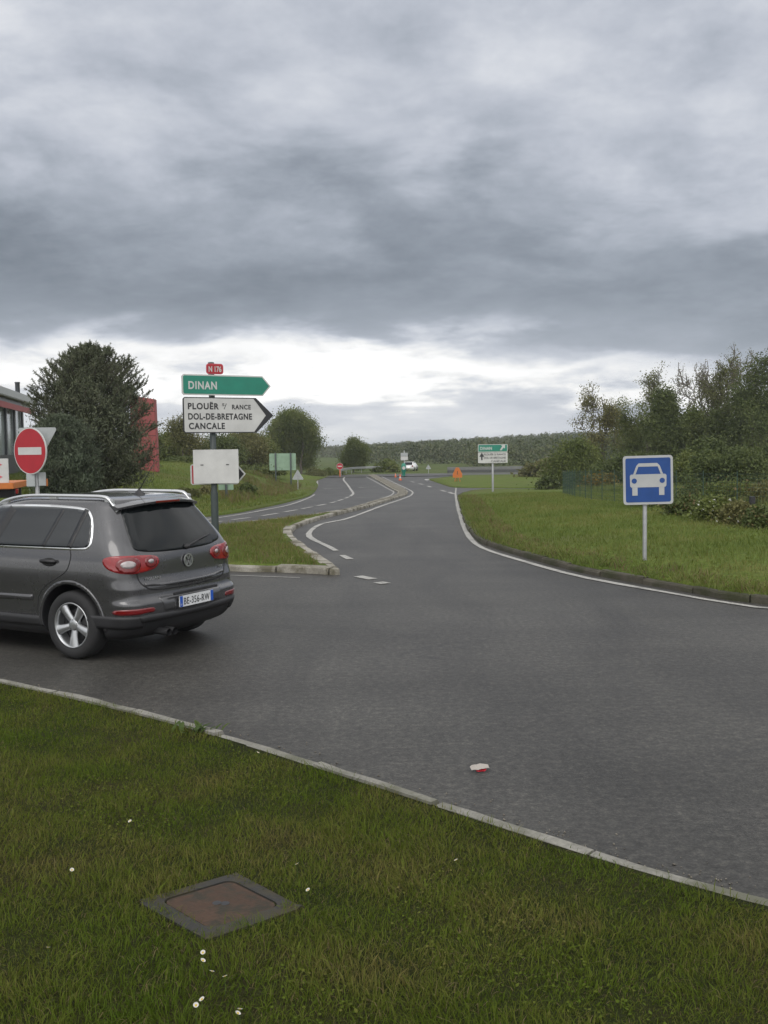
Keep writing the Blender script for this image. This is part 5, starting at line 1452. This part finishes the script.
# ------------------------------------------------------------------ grass as blades
def blades(name, pts, zf, hgt, wid, mat, seed, lean=0.5, clump=0.6, wvar=0.0, coh=.45):
    r = np.random.default_rng(seed); n = len(pts)
    x, y = pts[:, 0], pts[:, 1]; z = zf(x, y)
    ph = np.sin(x * 3.1 + 2 * np.sin(y * 1.7)) * np.cos(y * 2.6 + 1.5 * np.sin(x * 2.2)); ph2 = np.sin(x * 9 + y * 4) * np.cos(y * 8 - x * 5)
    h = hgt * (0.55 + 0.9 * r.random(n) ** 1.5) * (1 + clump * 0.5 * ph + clump * 0.3 * ph2)
    la = np.where(r.random(n) < coh, 1.2 * ph + 2.2 * ph2 + 1.0, 2 * math.pi * r.random(n)); lm = lean * h * (0.25 + r.random(n))
    dx, dy = np.cos(la) * lm, np.sin(la) * lm
    fa = 2 * math.pi * r.random(n); w = wid * (0.6 + 0.8 * r.random(n)) + wvar * .5 * (r.random(n) < .012); wx, wy = np.cos(fa) * w / 2, np.sin(fa) * w / 2
    base = np.stack([x, y, z - 0.01], 1)
    V = np.empty((n, 5, 3), np.float32)
    V[:, 0] = base + np.stack([-wx, -wy, 0 * x], 1); V[:, 1] = base + np.stack([wx, wy, 0 * x], 1)
    mid = base + np.stack([dx * .35, dy * .35, h * .58], 1)
    V[:, 2] = mid + np.stack([wx * .8, wy * .8, 0 * x], 1); V[:, 3] = mid + np.stack([-wx * .8, -wy * .8, 0 * x], 1)
    V[:, 4] = base + np.stack([dx, dy, h * np.sqrt(np.maximum(.15, 1 - (lm / (h * 1.6)) ** 2))], 1)
    i = np.arange(n)[:, None] * 5
    F = np.concatenate([i + np.array([[0, 1, 2]]), i + np.array([[0, 2, 3]]), i + np.array([[3, 2, 4]])])
    return tag(np_mesh(name, V.reshape(-1, 3), F, mat), kind='stuff')

def scatter(poly, box, n, seed, margin_pl=None, margin=0.0, keep=None):
    r = np.random.default_rng(seed); x0, x1, y0, y1 = box
    p = np.stack([r.uniform(x0, x1, n), r.uniform(y0, y1, n)], 1)
    ok = inside(p[:, 0], p[:, 1], poly)
    if margin_pl: ok &= seg_dist(p[:, 0], p[:, 1], margin_pl) > margin
    p = p[ok]
    if keep is not None: p = p[keep(p)]
    return p

def off_manhole(p):
    q = lambda s: [tuple(MHC.xy + (v.xy - MHC.xy) * s) for v in MH]
    creep = np.sin(p[:, 0] * 19 + 1) + np.sin(p[:, 1] * 23 + p[:, 0] * 7) > -.25
    k = ~inside(p[:, 0], p[:, 1], q(.79)) & (~inside(p[:, 0], p[:, 1], q(1.0)) | creep)
    d = seg_dist(p[:, 0], p[:, 1], [tuple(v.xy) for v in MH] + [tuple(MH[0].xy)])
    r = np.random.default_rng(5).random(len(p))
    return k & (r < 0.55 + d / 0.15)
def near_cam(p):
    d = np.hypot(p[:, 0], p[:, 1]); r = np.random.default_rng(9).random(len(p))
    return r < np.clip(1.25 - d / 12, .25, 1)
pf = scatter(FG_POLY, (-7, 3.5, 1.6, 12.5), 1350000, 21, FG_KERB, 0.14, lambda p: off_manhole(p) & near_cam(p))
ph = np.sin(pf[:, 0] * 2.3 + pf[:, 1]) * np.cos(pf[:, 1] * 1.9 - pf[:, 0] * .7)
blades('grass', pf, zFG, 0.042, 0.0029, M_GRASS_FG, 31, 0.95, 0.5, .012, .25)
blades('dead_grass', pf[::11] + .004, zFG, 0.035, 0.0026, M_DRY, 39, 1.9, 0.5, 0, .1)
pe = scatter(FG_POLY, (-7, 3.5, 1.6, 12.5), 160000, 22, None, 0, lambda p: (seg_dist(p[:, 0], p[:, 1], FG_KERB) < .24) & (seg_dist(p[:, 0], p[:, 1], FG_KERB) > .075) & off_manhole(p))
blades('grass', pe, zFG, 0.045, 0.004, M_GRASS_FG, 32, 0.8, 0.9)
blades('grass', scatter(ISL_POLY, (-9, 0, 15.5, 30), 90000, 23, ISL_POLY, 0.28), zISL, 0.085, 0.009, M_GRASS, 33, 0.7, 0.7)
blades('dry_grass', scatter(ISL_POLY, (-9, 0, 15.5, 30), 26000, 24, ISL_POLY, 0.22), zISL, 0.10, 0.008, M_DRY, 34, 0.9, 0.8)
def thin_far(p, d0=14, d1=60, lo=.12):
    d = np.hypot(p[:, 0], p[:, 1]); r = np.random.default_rng(19).random(len(p))
    return r < np.clip(1 - (d - d0) / (d1 - d0), lo, 1)
blades('grass', scatter(C_POLY, (1.5, 22, 8, 52), 330000, 25, C_EDGE, 0.2, thin_far), zC, 0.085, 0.012, M_GRASS, 35, 0.7, 0.5)
blades('dry_grass', scatter(C_POLY, (1.5, 22, 8, 50), 260000, 26, C_EDGE, 0.12, lambda p: (seg_dist(p[:, 0], p[:, 1], C_EDGE) < .9) & thin_far(p)), zC, 0.095, 0.010, M_DRY, 36, 1.0, 0.9)
blades('grass', scatter(C_POLY, (1.5, 22, 8, 50), 420000, 28, C_EDGE, 0.02, lambda p: (seg_dist(p[:, 0], p[:, 1], C_EDGE) < .45) & (np.sin(p[:, 0] * 3.1) + np.sin(p[:, 1] * 4.7 + p[:, 0]) > -.9) & thin_far(p)), zC, 0.14, 0.010, M_GRASS, 38, 1.3, 0.9)
blades('grass', scatter(D_POLY, (-40, 0, 22, 110), 300000, 27, D_EDGE, 0.3, lambda p: thin_far(p, 25, 100, .2)), zD, 0.13, 0.022, M_GRASS, 37, 0.7, 0.6)

def clover():
    r = np.random.default_rng(40); m = pf[(np.sin(pf[:, 0] * 2.1 + 1) * np.cos(pf[:, 1] * 1.7) + .5 * np.sin(pf[:, 0] * 5 + pf[:, 1] * 3)) > .55]
    p = m[r.integers(0, len(m), 5000)] + r.normal(size=(5000, 2)) * .02
    C = np.stack([p[:, 0], p[:, 1], zFG(p[:, 0], p[:, 1]) + .008 + .020 * r.random(5000)], 1); n = len(C)
    t = r.random(n) * 6.283; s = .0055 * (.7 + .6 * r.random(n)); til = r.normal(size=(n, 2)) * .3; V = []
    for k in range(5):
        a = t + k * 6.283 / 5; dx, dy = np.cos(a) * s, np.sin(a) * s; V.append(C + np.stack([dx, dy, dx * til[:, 0] + dy * til[:, 1]], 1))
    V = np.stack(V, 1); i = np.arange(n)[:, None] * 5
    F = np.concatenate([i + np.array([[0, 1, 2]]), i + np.array([[0, 2, 3]]), i + np.array([[0, 3, 4]])])
    tag(np_mesh('clover', V.reshape(-1, 3), F, M_GRASS_FG), kind='stuff')
clover()
# ------------------------------------------------------------------ trees and bushes
def leaf_cards(centers, size, r, aspect=1.5, up=0.0, jit=0.35):
    """Little bent leaf-sprays (two triangles each) at the given points."""
    n = len(centers)
    d = r.normal(size=(n, 3)); d[:, 2] += up; d /= np.linalg.norm(d, axis=1)[:, None]
    e = r.normal(size=(n, 3)); e -= (e * d).sum(1)[:, None] * d; e /= np.linalg.norm(e, axis=1)[:, None]
    s = size * (1 + jit * r.normal(size=n)).clip(.4, 1.9)
    a = d * (s * aspect * .5)[:, None]; b = e * (s * .5)[:, None]
    nrm = np.cross(d, e) * (s * .22)[:, None]
    V = np.stack([centers - a, centers + b + nrm, centers + a, centers - b + nrm], 1)
    i = np.arange(n)[:, None] * 4
    F = np.concatenate([i + np.array([[0, 1, 2]]), i + np.array([[0, 2, 3]])])
    return V.reshape(-1, 3), F

def grow(rng, h, spread, levels, r0, crown_from=0.25, kids=(4, 6), upward=0.35, wob=0.12, ratio=0.62):
    """Branch skeleton: list of (p0, p1, r0, r1, level) plus the twig ends."""
    segs, tips = [], []
    def limb(p, d, length, rad, lv):
        n = 4 if lv < 2 else 3; pts = [p]; dd = Vector(d)
        for k in range(n):
            dd = (dd + Vector((rng.gauss(0, wob), rng.gauss(0, wob), rng.gauss(0, wob) + (0.05 if lv else 0)))).normalized()
            pts.append(pts[-1] + dd * (length / n))
        for k in range(n): segs.append((pts[k], pts[k + 1], rad * (1 - .7 * k / n), rad * (1 - .7 * (k + 1) / n), lv))
        if lv >= levels: tips.append(pts[-1]); tips.append(pts[-2]); return
        m = rng.randint(*kids) + (2 if lv == 0 else 0)
        for i in range(m):
            t = (crown_from + (1 - crown_from) * (i + rng.random()) / m) if lv == 0 else (0.25 + .75 * (i + rng.random()) / m)
            f = t * n; k = min(n - 1, int(f)); q = pts[k].lerp(pts[k + 1], f - k)
            ax = (pts[k + 1] - pts[k]).normalized(); az = rng.random() * 6.283
            side = ax.orthogonal().normalized(); side.rotate(Matrix.Rotation(az, 3, ax))
            nd = (side * spread + ax * (upward + .3 * t) + Vector((0, 0, .12))).normalized()
            limb(q, nd, length * ratio * (1.05 - .45 * t if lv == 0 else .9) * rng.uniform(.75, 1.15), rad * .45 * (1.1 - .6 * t), lv + 1)
        tips.append(pts[-1])
    limb(Vector((0, 0, 0)), Vector((0, 0, 1)), h * .86, r0, 0)
    return segs, tips

def wood_mesh(name, segs, mat, parent, min_r=0.012):
    V, F = [], []; k = 0
    for p0, p1, a, b, lv in segs:
        n = 7 if lv == 0 else (4 if lv == 1 else 3); a = max(a, min_r); b = max(b, min_r * .8)
        q = (p1 - p0).to_track_quat('Z', 'Y')
        for p, rr in ((p0, a), (p1, b)):
            for i in range(n):
                t = 6.2832 * i / n; V.append(p + q @ Vector((rr * math.cos(t), rr * math.sin(t), 0)))
        for i in range(n): F.append((k + i, k + (i + 1) % n, k + n + (i + 1) % n, k + n + i))
        k += 2 * n
    return np_mesh(name, np.array([tuple(v) for v in V]), F, mat, parent, True)

def tree(name, label, loc, h, width, leaf_mat, group, seed, leaf=0.25, n_leaf=9000, levels=3, bark=M_BARK, trunk=None, sparse=1.0,
         crown_from=0.22, sigma=0.5, spread=0.85, upward=0.35, cat='tree', min_r=0.012, inner=0.35):
    rng = random.Random(seed); r = np.random.default_rng(seed)
    segs, tips = grow(rng, h, spread, levels, trunk or h * .022, crown_from, upward=upward)
    T = np.array([tuple(t) for t in tips]); c = T[:, :2]
    cur = np.percentile(np.hypot(c[:, 0], c[:, 1]), 95); sx = width * .5 / max(cur, .1); sz = h / max(T[:, 2].max(), .1)
    fit = lambda p: Vector((p[0] * sx, p[1] * sx, p[2] * sz))
    segs = [(fit(a), fit(b), ra, rb, lv) for a, b, ra, rb, lv in segs]; T = np.array([tuple(fit(t)) for t in T])
    e = tag(empty(name, loc), label, cat, group)
    wood_mesh('trunk', segs, bark, e, min_r)
    pick = T[r.integers(0, len(T), n_leaf)]
    C = pick + r.normal(size=(n_leaf, 3)) * np.array([sigma, sigma, sigma * .8])
    k = int(n_leaf * inner * .5)
    if k: C[:k] = pick[:k] * np.array([.75, .75, .92]) + r.normal(size=(k, 3)) * sigma * 1.3
    C = C[C[:, 2] > h * .06]
    V, F = leaf_cards(C, leaf, r)
    np_mesh('crown', V, F, leaf_mat, e)
    return e

def bush(name, label, loc, sx, sy, sz, leaf_mat, group, seed, leaf=0.12, n_leaf=3500, lobes=9, cat='bush', stems=9, extra=None):
    r = np.random.default_rng(seed); rng = random.Random(seed)
    e = tag(empty(name, loc), label, cat, group)
    L = []
    for i in range(lobes):
        a = r.random() * 6.283; q = r.random() ** .6
        cz = sz * (0.22 + .5 * r.random() * (1 - .45 * q))
        L.append((math.cos(a) * q * sx * .36, math.sin(a) * q * sy * .36, cz, min(sx, sy) * (.17 + .13 * r.random())))
    L = np.array(L); pick = L[r.integers(0, lobes, n_leaf)]
    d = r.normal(size=(n_leaf, 3)); d /= np.linalg.norm(d, axis=1)[:, None]
    rad = pick[:, 3:4] * (0.55 + .5 * r.random((n_leaf, 1)) ** .6) * (1 + .35 * r.normal(size=(n_leaf, 1)) * .5)
    C = pick[:, :3] + d * rad * np.array([1, 1, sz / max(sx, sy) * .9 + .25])
    k = n_leaf // 5; C[:k, :2] = r.normal(size=(k, 2)) * np.array([sx, sy]) * .25; C[:k, 2] = np.abs(r.normal(size=k)) * sz * .22
    C = C[C[:, 2] > 0.0]
    V, F = leaf_cards(C, leaf, r, up=.25)
    np_mesh('crown', V, F, leaf_mat, e)
    if extra is not None:
        mat, frac, ls = extra; j = r.random(len(C)) < frac
        J = C[j] * np.array([1.05, 1.05, 1.04])
        V, F = leaf_cards(J, ls, r); np_mesh('blossom', V, F, mat, e)
    segs = []
    for i in range(stems):
        p = Vector((rng.gauss(0, sx * .06), rng.gauss(0, sy * .06), -.05)); t = Vector(tuple(L[i % lobes, :3]))
        m = p.lerp(t, .5) + Vector((0, 0, sz * .08)); segs += [(p, m, .03, .022, 1), (m, t, .022, .012, 1)]
    wood_mesh('stem', segs, M_BARK, e)
    return e

def conifer(name, label, loc, h, width, mat, seed, group, top=1.0, dens=1.0, bottom=.06, shape=None):
    """Broad evergreen: whorled limbs, side shoots turned up at the end, needle tufts along them."""
    rng = random.Random(seed); r = np.random.default_rng(seed)
    shape = shape or [(0, .55), (.12, .86), (.30, 1.0), (.5, .92), (.68, .74), (.82, .48), (.92, .24), (1, .05)]
    sh = lambda t: np.interp(t, [a for a, b in shape], [b for a, b in shape])
    e = tag(empty(name, loc), label, 'tree', group)
    segs = [(Vector((0, 0, -.1)), Vector((0, 0, h * .5)), h * .035, h * .022, 0), (Vector((0, 0, h * .5)), Vector((0, 0, h * .97)), h * .022, .02, 0)]
    P, D = [], []
    nb = int(210 * dens)
    for i in range(nb):
        t = bottom + (0.97 - bottom) * (i + rng.random() * .8) / nb; a = i * 2.399 + rng.gauss(0, .3)
        L = width * .5 * float(sh(t)) * rng.uniform(.78, 1.12); z = t * h
        dirv = Vector((math.cos(a), math.sin(a), rng.uniform(-.12, .18) + .75 * t * t)).normalized(); p = Vector((0, 0, z - L * .18)); 
        p.z = max(p.z, .05 * h); nseg = 5; last = p
        for k in range(nseg):
            dirv = (dirv + Vector((rng.gauss(0, .08), rng.gauss(0, .08), .10))).normalized(); q = last + dirv * (L * 1.08 / nseg)
            segs.append((last, q, .035 * (1 - k / 6), .03 * (1 - k / 6), 1))
            if k >= 1:
                for s in range(3 if k < 4 else 5):
                    b = last.lerp(q, rng.random()); sd = Vector((rng.gauss(0, 1), rng.gauss(0, 1), rng.gauss(0, .5))).normalized()
                    sdir = (dirv * .6 + sd * .8 + Vector((0, 0, .6))).normalized(); sl = rng.uniform(.22, .5) * (.55 + .5 * float(sh(t)))
                    segs.append((b, b + sdir * sl, .012, .006, 2))
                    m = 7
                    for w in range(m):
                        f = (w + rng.random()) / m; P.append(tuple(b + sdir * sl * f)); D.append(tuple(sdir))
            last = q
    for i in range(int(14 * top)):                                    # upright candles
        t = rng.uniform(.55, 1.0); a = rng.random() * 6.283; R = width * .5 * float(sh(t)) * rng.uniform(.2, .95)
        b = Vector((math.cos(a) * R, math.sin(a) * R, t * h * .96)); l = rng.uniform(.2, .42)
        segs.append((b - Vector((0, 0, .2)), b + Vector((0, 0, l)), .014, .008, 2))
        for w in range(12): P.append(tuple(b + Vector((rng.gauss(0, .02), rng.gauss(0, .02), l * w / 12)))); D.append((0, 0, 1))
    wood_mesh('trunk', segs, M_BARK, e, .006)
    P = np.array(P); D = np.array(D); rep = 7
    P = np.repeat(P, rep, 0); D = np.repeat(D, rep, 0); n = len(P)
    d = D * .75 + r.normal(size=(n, 3)) * .55; d /= np.linalg.norm(d, axis=1)[:, None]
    s = r.normal(size=(n, 3)); s -= (s * d).sum(1)[:, None] * d; s /= np.linalg.norm(s, axis=1)[:, None]
    ln = .10 * (.7 + .6 * r.random(n)); wd = .011
    V = np.stack([P - s * wd, P + s * wd, P + d * ln[:, None]], 1).reshape(-1, 3)
    cr = np_mesh('crown', V, np.arange(n * 3).reshape(n, 3), mat, e)
    m = int(36000 * dens)                                            # denser needle sprays inside the outer shoots, in uneven clumps
    t = r.uniform(bottom, .95, m * 2); a = r.uniform(0, 6.283, m * 2)
    lump = 1 + .16 * np.sin(3 * a + 9 * t) + .13 * np.sin(5 * a - 17 * t + seed) + .08 * np.sin(11 * a + 31 * t)
    R = width * .5 * np.interp(t, [q for q, _ in shape], [q for _, q in shape]) * lump * np.sqrt(r.uniform(.10, .86, m * 2))
    keep = np.sin(7 * a + 23 * t) + np.sin(13 * t * h + 2 * a) + .8 * r.normal(size=m * 2) > -.55
    C = np.stack([np.cos(a) * R, np.sin(a) * R, t * h + .12 * np.sin(9 * a) + .1 * r.normal(size=m * 2)], 1)[keep][:m]
    V, F = leaf_cards(C, .027, r, 4.2, up=1.2)
    np_mesh('inner_crown', V, F, mat, e)
    return e

def zTree(x, y): return float(zG(np.float64(x), np.float64(y))) if y > 126 else float(np.where(inside(x, y, D_POLY), zD(x, y), np.where(inside(x, y, C_POLY), zC(x, y), zG(x, y))))
def place(px, dist):
    p = on(px, 445, dist); return Vector((p.x, p.y, zTree(p.x, p.y) - .05))
def top_h(loc, px, py): return on(px, py, loc.y).z - loc.z           # height whose top reaches a pixel row

# the two evergreens in front of the showroom
pc = place(92, 38); conifer('conifer', 'big dark conifer with upright shoots standing in front of the red wall', pc, top_h(pc, 80, 349), 4.5, M_NEEDLE, 3, 'conifers on the left lawn', 1.6, 1.25,
                            shape=[(0, .7), (.12, .92), (.30, 1.0), (.5, 1.0), (.66, .90), (.78, .72), (.86, .46), (.92, .26), (1, .10)])
pc = place(62, 34.5); conifer('conifer', 'lower dense conifer just behind the round no entry sign', pc, top_h(pc, 70, 421), 2.5, M_NEEDLE_BLUE, 9, 'conifers on the left lawn', .5, .9)

# background trees on the left of the road
G1 = 'trees beyond the left verge'
def bg(px, dist, top_py, width_px, mat, seed, label, name='broadleaf_tree', g=G1, **k):
    l = place(px, dist); h = top_h(l, px, top_py); w = width_px * dist / F_PX
    return tree(name, label, l, h, w, mat, g, seed, **k)
bg(301, 142, 414, 46, M_LEAF_MID, 41, 'tall round green tree right of the arrow signs', leaf=0.122, n_leaf=72000, sigma=.62, crown_from=.15)
bg(281, 146, 421, 28, M_LEAF_MID, 42, 'green tree leaning on the left side of the tallest roadside tree', leaf=0.122, n_leaf=38400, sigma=.6, crown_from=.15)
bg(353, 150, 440, 21, M_LEAF_MID, 43, 'small rounded tree standing alone beside the red disc sign', leaf=0.115, n_leaf=33600, sigma=.45, crown_from=.1)
bg(250, 106, 436, 40, M_LEAF_OLIVE, 44, 'loose olive tree between the arrow signs and the green panel', leaf=0.094, n_leaf=24960, sigma=.5, crown_from=.12)
bg(216, 100, 441, 44, M_LEAF_DARK, 45, 'dark tree behind the blank white panel', leaf=0.094, n_leaf=28800, sigma=.5, crown_from=.12)
bg(182, 92, 418, 34, M_LEAF_OLIVE, 46, 'thin tree with bare twigs left of the arrow signs', leaf=0.083, n_leaf=9566, sigma=.4, crown_from=.2)
bg(167, 98, 437, 46, M_LEAF_MID, 47, 'low green tree beside the red wall', leaf=0.094, n_leaf=28800, sigma=.5, crown_from=.1)
bg(263, 112, 441, 34, M_LEAF_MID, 48, 'mid green tree behind the green sign panel', leaf=0.094, n_leaf=28800, sigma=.5, crown_from=.1)
bg(236, 116, 437, 40, M_LEAF_MID, 49, 'green tree showing just under the tip of the white arrow sign', leaf=0.094, n_leaf=28800, sigma=.5, crown_from=.1)

def hedge(px, dist, top_py, width_px, depth, mat, seed, label, name='bush', g='bushes beyond the left verge', leaf=.11, n=6500, **k):
    l = place(px, dist); return bush(name, label, l, width_px * dist / F_PX, depth, top_h(l, px, top_py), mat, g, seed, leaf, n, **k)
hedge(185, 84, 457, 56, 3, M_LEAF_DARK, 51, 'dark low hedge bush beside the red wall', n=10500)
hedge(228, 90, 458, 56, 3, M_LEAF_DARK, 52, 'dark hedge bush behind the blank white panel', n=10500)
hedge(266, 104, 460, 40, 3, M_LEAF_MID, 53, 'green hedge bush left of the green sign panel', n=8500)
hedge(313, 132, 466.5, 24, 2.6, M_LEAF_PALE, 54, 'pale rounded bush right of the green sign panel', n=6500)
hedge(333, 136, 466.5, 22, 2.6, M_LEAF_MID, 55, 'rounded bush beside the red disc sign', n=6500)
hedge(387, 150, 460, 26, 4, M_LEAF_MID, 56, 'far bush left of the white signs on the splitter', n=1800, leaf=.3)
hedge(185, 44, 486, 22, 1.2, M_LEAF_PALE, 57, 'pale scrubby bush left of the signpost foot on the bank', n=1500, leaf=.1)
hedge(204, 48, 484, 18, 1.2, M_LEAF_OLIVE, 58, 'brownish scrubby bush just left of the signpost', n=1500, leaf=.1)
hedge(243, 55, 482, 22, 1.3, M_LEAF_DARK, 59, 'dark scrubby bush right of the signpost on the bank', n=1500, leaf=.1)
r_ = np.random.default_rng(77)
def bankband(p):
    u = p[:, 0] / p[:, 1]; ph = np.sin(p[:, 0] * 1.3 + 2 * np.sin(p[:, 1] * .5)) + .6 * np.sin(p[:, 1] * .31 + p[:, 0])
    return (seg_dist(p[:, 0], p[:, 1], D_EDGE) > 1.6) & (u > -.165) & (ph > .1 - 3 * (u + .135))
blades('tall_grass', scatter(D_POLY, (-20, 0, 40, 100), 60000, 61, None, 0, bankband), zD, 0.30, 0.03, M_DRY, 62, .45, .6)
blades('tall_grass', scatter(D_POLY, (-20, 0, 40, 100), 60000, 63, None, 0, bankband), zD, 0.30, 0.03, M_GRASS, 64, .5, .6)

# right-hand wood
G2 = 'tall trees on the right'
def rt(px, dist, top_py, wpx, mat, seed, label, **k): return bg(px, dist, top_py, wpx, mat, seed, label, g=G2, **k)
rt(606, 84, 384, 62, M_LEAF_OLIVE, 71, 'open airy tree at the left end of the right-hand wood', leaf=0.083, n_leaf=8896, sigma=0.26, bark=M_BARK, crown_from=.25, spread=1.0, min_r=.03, inner=.1, levels=3)
rt(645, 90, 368, 52, M_LEAF_PALE, 72, 'pale sparse tree above the blue car sign', leaf=0.083, n_leaf=6955, sigma=0.28, crown_from=.25, upward=.6, min_r=.03, inner=.1)
rt(667, 82, 392, 34, M_LEAF_DARK, 73, 'ivy dark narrow tree right above the blue car sign', leaf=0.094, n_leaf=33600, sigma=.42, crown_from=.05, upward=.7)
rt(706, 92, 346, 104, M_LEAF_OLIVE, 74, 'tallest nearly bare tree with fine grey branches', leaf=0.065, n_leaf=7200, sigma=0.2, crown_from=.25, upward=.5, spread=1.0, bark=M_BARK_PALE, min_r=.034, inner=.0, levels=4)
rt(735, 86, 357, 62, M_LEAF_PALE, 75, 'light green tree right of the tallest bare tree', leaf=0.083, n_leaf=10044, sigma=0.3, crown_from=.2, upward=.6, min_r=.03, inner=.1)
rt(762, 80, 358, 66, M_LEAF_DARK, 76, 'dark dense tree at the right edge of the photo', leaf=0.094, n_leaf=31680, sigma=.5, crown_from=.05, upward=.5)
rt(687, 88, 408, 40, M_LEAF_MID, 77, 'ivy covered tree in front of the tallest bare tree', leaf=0.094, n_leaf=31200, sigma=.4, crown_from=.05, upward=.6)
rt(722, 84, 410, 44, M_LEAF_DARK, 78, 'dark ivy covered tree left of the edge tree', leaf=0.094, n_leaf=33600, sigma=.45, crown_from=.05, upward=.5)
rt(632, 94, 401, 40, M_LEAF_MID, 79, 'green tree behind the gap left of the blue car sign', leaf=0.083, n_leaf=18400, sigma=.42, crown_from=.1)
rt(800, 84, 362, 70, M_LEAF_MID, 80, 'green tree just past the right edge of the wood', leaf=0.115, n_leaf=28800, sigma=.6, crown_from=.1)
G3 = 'bushes along the right fence'
def rb(px, dist, top_py, wpx, depth, mat, seed, label, **k): return hedge(px, dist, top_py, wpx, depth, mat, seed, label, g=G3, **k)
rb(577, 78, 434, 64, 5, M_LEAF_MID, 81, 'broad green bush at the left end of the fence', n=22400, leaf=.10, lobes=14)
rb(622, 70, 441, 60, 5, M_LEAF_DARK, 82, 'dark bush behind the fence left of the blue car sign', n=22400, leaf=.10, lobes=14)
rb(652, 68, 444, 60, 4.5, M_LEAF_DARK, 83, 'green bush behind the blue car sign', n=19600, leaf=.10, lobes=12)
rb(698, 58, 444, 56, 4.5, M_LEAF_MID, 84, 'mid green bush right of the blue car sign', n=20000, leaf=.085, lobes=12)
rb(728, 52, 432, 66, 4.5, M_LEAF_DARK, 85, 'tall rounded dark bush near the small black post box', n=25000, leaf=.085, lobes=14)
rb(712, 66, 430, 60, 4, M_LEAF_DARK, 86, 'tall green bush behind the other fence bushes', n=19600, leaf=.10, lobes=12)
rb(770, 60, 436, 50, 4, M_LEAF_DARK, 87, 'dark bush cut by the right edge of the photo', n=19600, leaf=.10, lobes=12)
rb(548, 72, 472, 22, 1.6, M_LEAF_DARK, 88, 'small dark lone bush left of the fence', n=2600, leaf=.12)
rb(604, 62, 470, 36, 2.2, M_LEAF_OLIVE, 89, 'gorse bush with orange yellow blossom left of the blue car sign', n=3600, leaf=.12, extra=(M_GORSE, .35, .10))
rb(545, 118, 458, 50, 5, M_LEAF_OLIVE, 90, 'brownish scrub bush right of the green and white sign', n=4500, leaf=.25)
M_UMBEL = simple('umbel_white', (.55, .55, .50), .8, var=.1)
for i, (px, d, py, w, m, lab, fl) in enumerate([
        (655, 29, 491, 44, M_LEAF_DARK, 'low bramble bush just behind the post of the blue car sign', 0), (688, 25, 492, 46, M_LEAF_DARK, 'low dark bramble bush right of the blue car sign', 0),
        (716, 23, 495, 48, M_LEAF_MID, 'low green bramble bush dotted with white blossom left of the black marker box', 1), (742, 22, 497, 46, M_LEAF_OLIVE, 'low bramble bush with white blossom right below the black marker box', 1),
        (772, 21, 499, 52, M_LEAF_DARK, 'low dark bramble bush cut by the right edge of the photo', 0), (700, 32, 480, 52, M_LEAF_DARK, 'taller dark bramble bush behind the low brambles', 0),
        (735, 30, 478, 54, M_LEAF_MID, 'taller green bramble bush behind the black marker box', 0), (768, 29, 480, 54, M_LEAF_OLIVE, 'taller brownish bramble bush at the right edge behind the low brambles', 0)]):
    rb(px, d, py, w, 1.6, m, 91 + i, lab, n=9000, leaf=.042, lobes=12, extra=(M_UMBEL, .02, .035) if fl else (M_DRY, .06, .05))
blades('tall_grass', scatter(C_POLY, (5, 26, 24, 62), 90000, 65, None, 0, lambda p: (seg_dist(p[:, 0], p[:, 1], C_EDGE) > 7.6 + .8 * np.sin(p[:, 1])) & (seg_dist(p[:, 0], p[:, 1], C_EDGE) < 17)), zC, 0.30, 0.02, M_LEAF_MID, 66, .6, .7)

# the wooded hill on the horizon reads as one mass
def far_wood():
    r = np.random.default_rng(99); V, F, k = [], [], 0; n = 2600
    allc = []
    for i in range(n):
        y = 190 + 820 * r.random() ** 1.15; x = r.uniform(-.36, .50) * y
        if y < 250 and x < 18: continue
        if x < -.02 * y and y < 420: continue
        z = float(zG(np.float64(x), np.float64(y))); h = r.uniform(5, 9.5) * (1 if y > 260 else .7); w = r.uniform(4, 7.5)
        u = x / y * 1000; rg = float(np.interp(u, [-400, -45, 36, 96, 176, 400], [-1, -.5, 3.0, 6.0, 10.5, 14])) + r.normal() * .8
        hm = (2.05 + y * rg / 1000 - z) / 1.0; h = min(h, hm)
        if h < 2.2: continue
        m = int(170 if y < 450 else 100)
        d = r.normal(size=(m, 3)); d /= np.linalg.norm(d, axis=1)[:, None]; d[:, 2] = np.abs(d[:, 2]) * 1.0
        c = np.array([x, y, z + h * .25]) + d * np.array([w / 2, w / 2, h * .72]) * (.72 + .35 * r.random((m, 1)))
        low = r.random(m) < .25; c[low, 2] = z + r.random(low.sum()) * h * .4
        allc.append(c)
    C = np.concatenate(allc); s = 0.26 + C[:, 1] * .0007
    v, f = leaf_cards(C, s, r, 1.2)
    tag(np_mesh('woodland', v, f, M_WOOD_FAR), kind='stuff')
far_wood()

# ------------------------------------------------------------------ the damp air: one box of even, thin haze round everything
def haze():
    m = bpy.data.materials.new('haze_air'); m.use_nodes = True; nt = m.node_tree; nt.nodes.clear()
    out = nt.nodes.new('ShaderNodeOutputMaterial'); v = nt.nodes.new('ShaderNodeVolumePrincipled')
    v.inputs['Color'].default_value = (.90, .95, 1.0, 1); v.inputs['Density'].default_value = HAZE
    nt.links.new(v.outputs[0], out.inputs['Volume'])
    bm = bmesh.new(); add_box(bm, (0, 3000, -5), (5600, 6500, 52))
    tag(bm_obj('haze', bm, m), kind='stuff')
HAZE = 0.0003
haze()
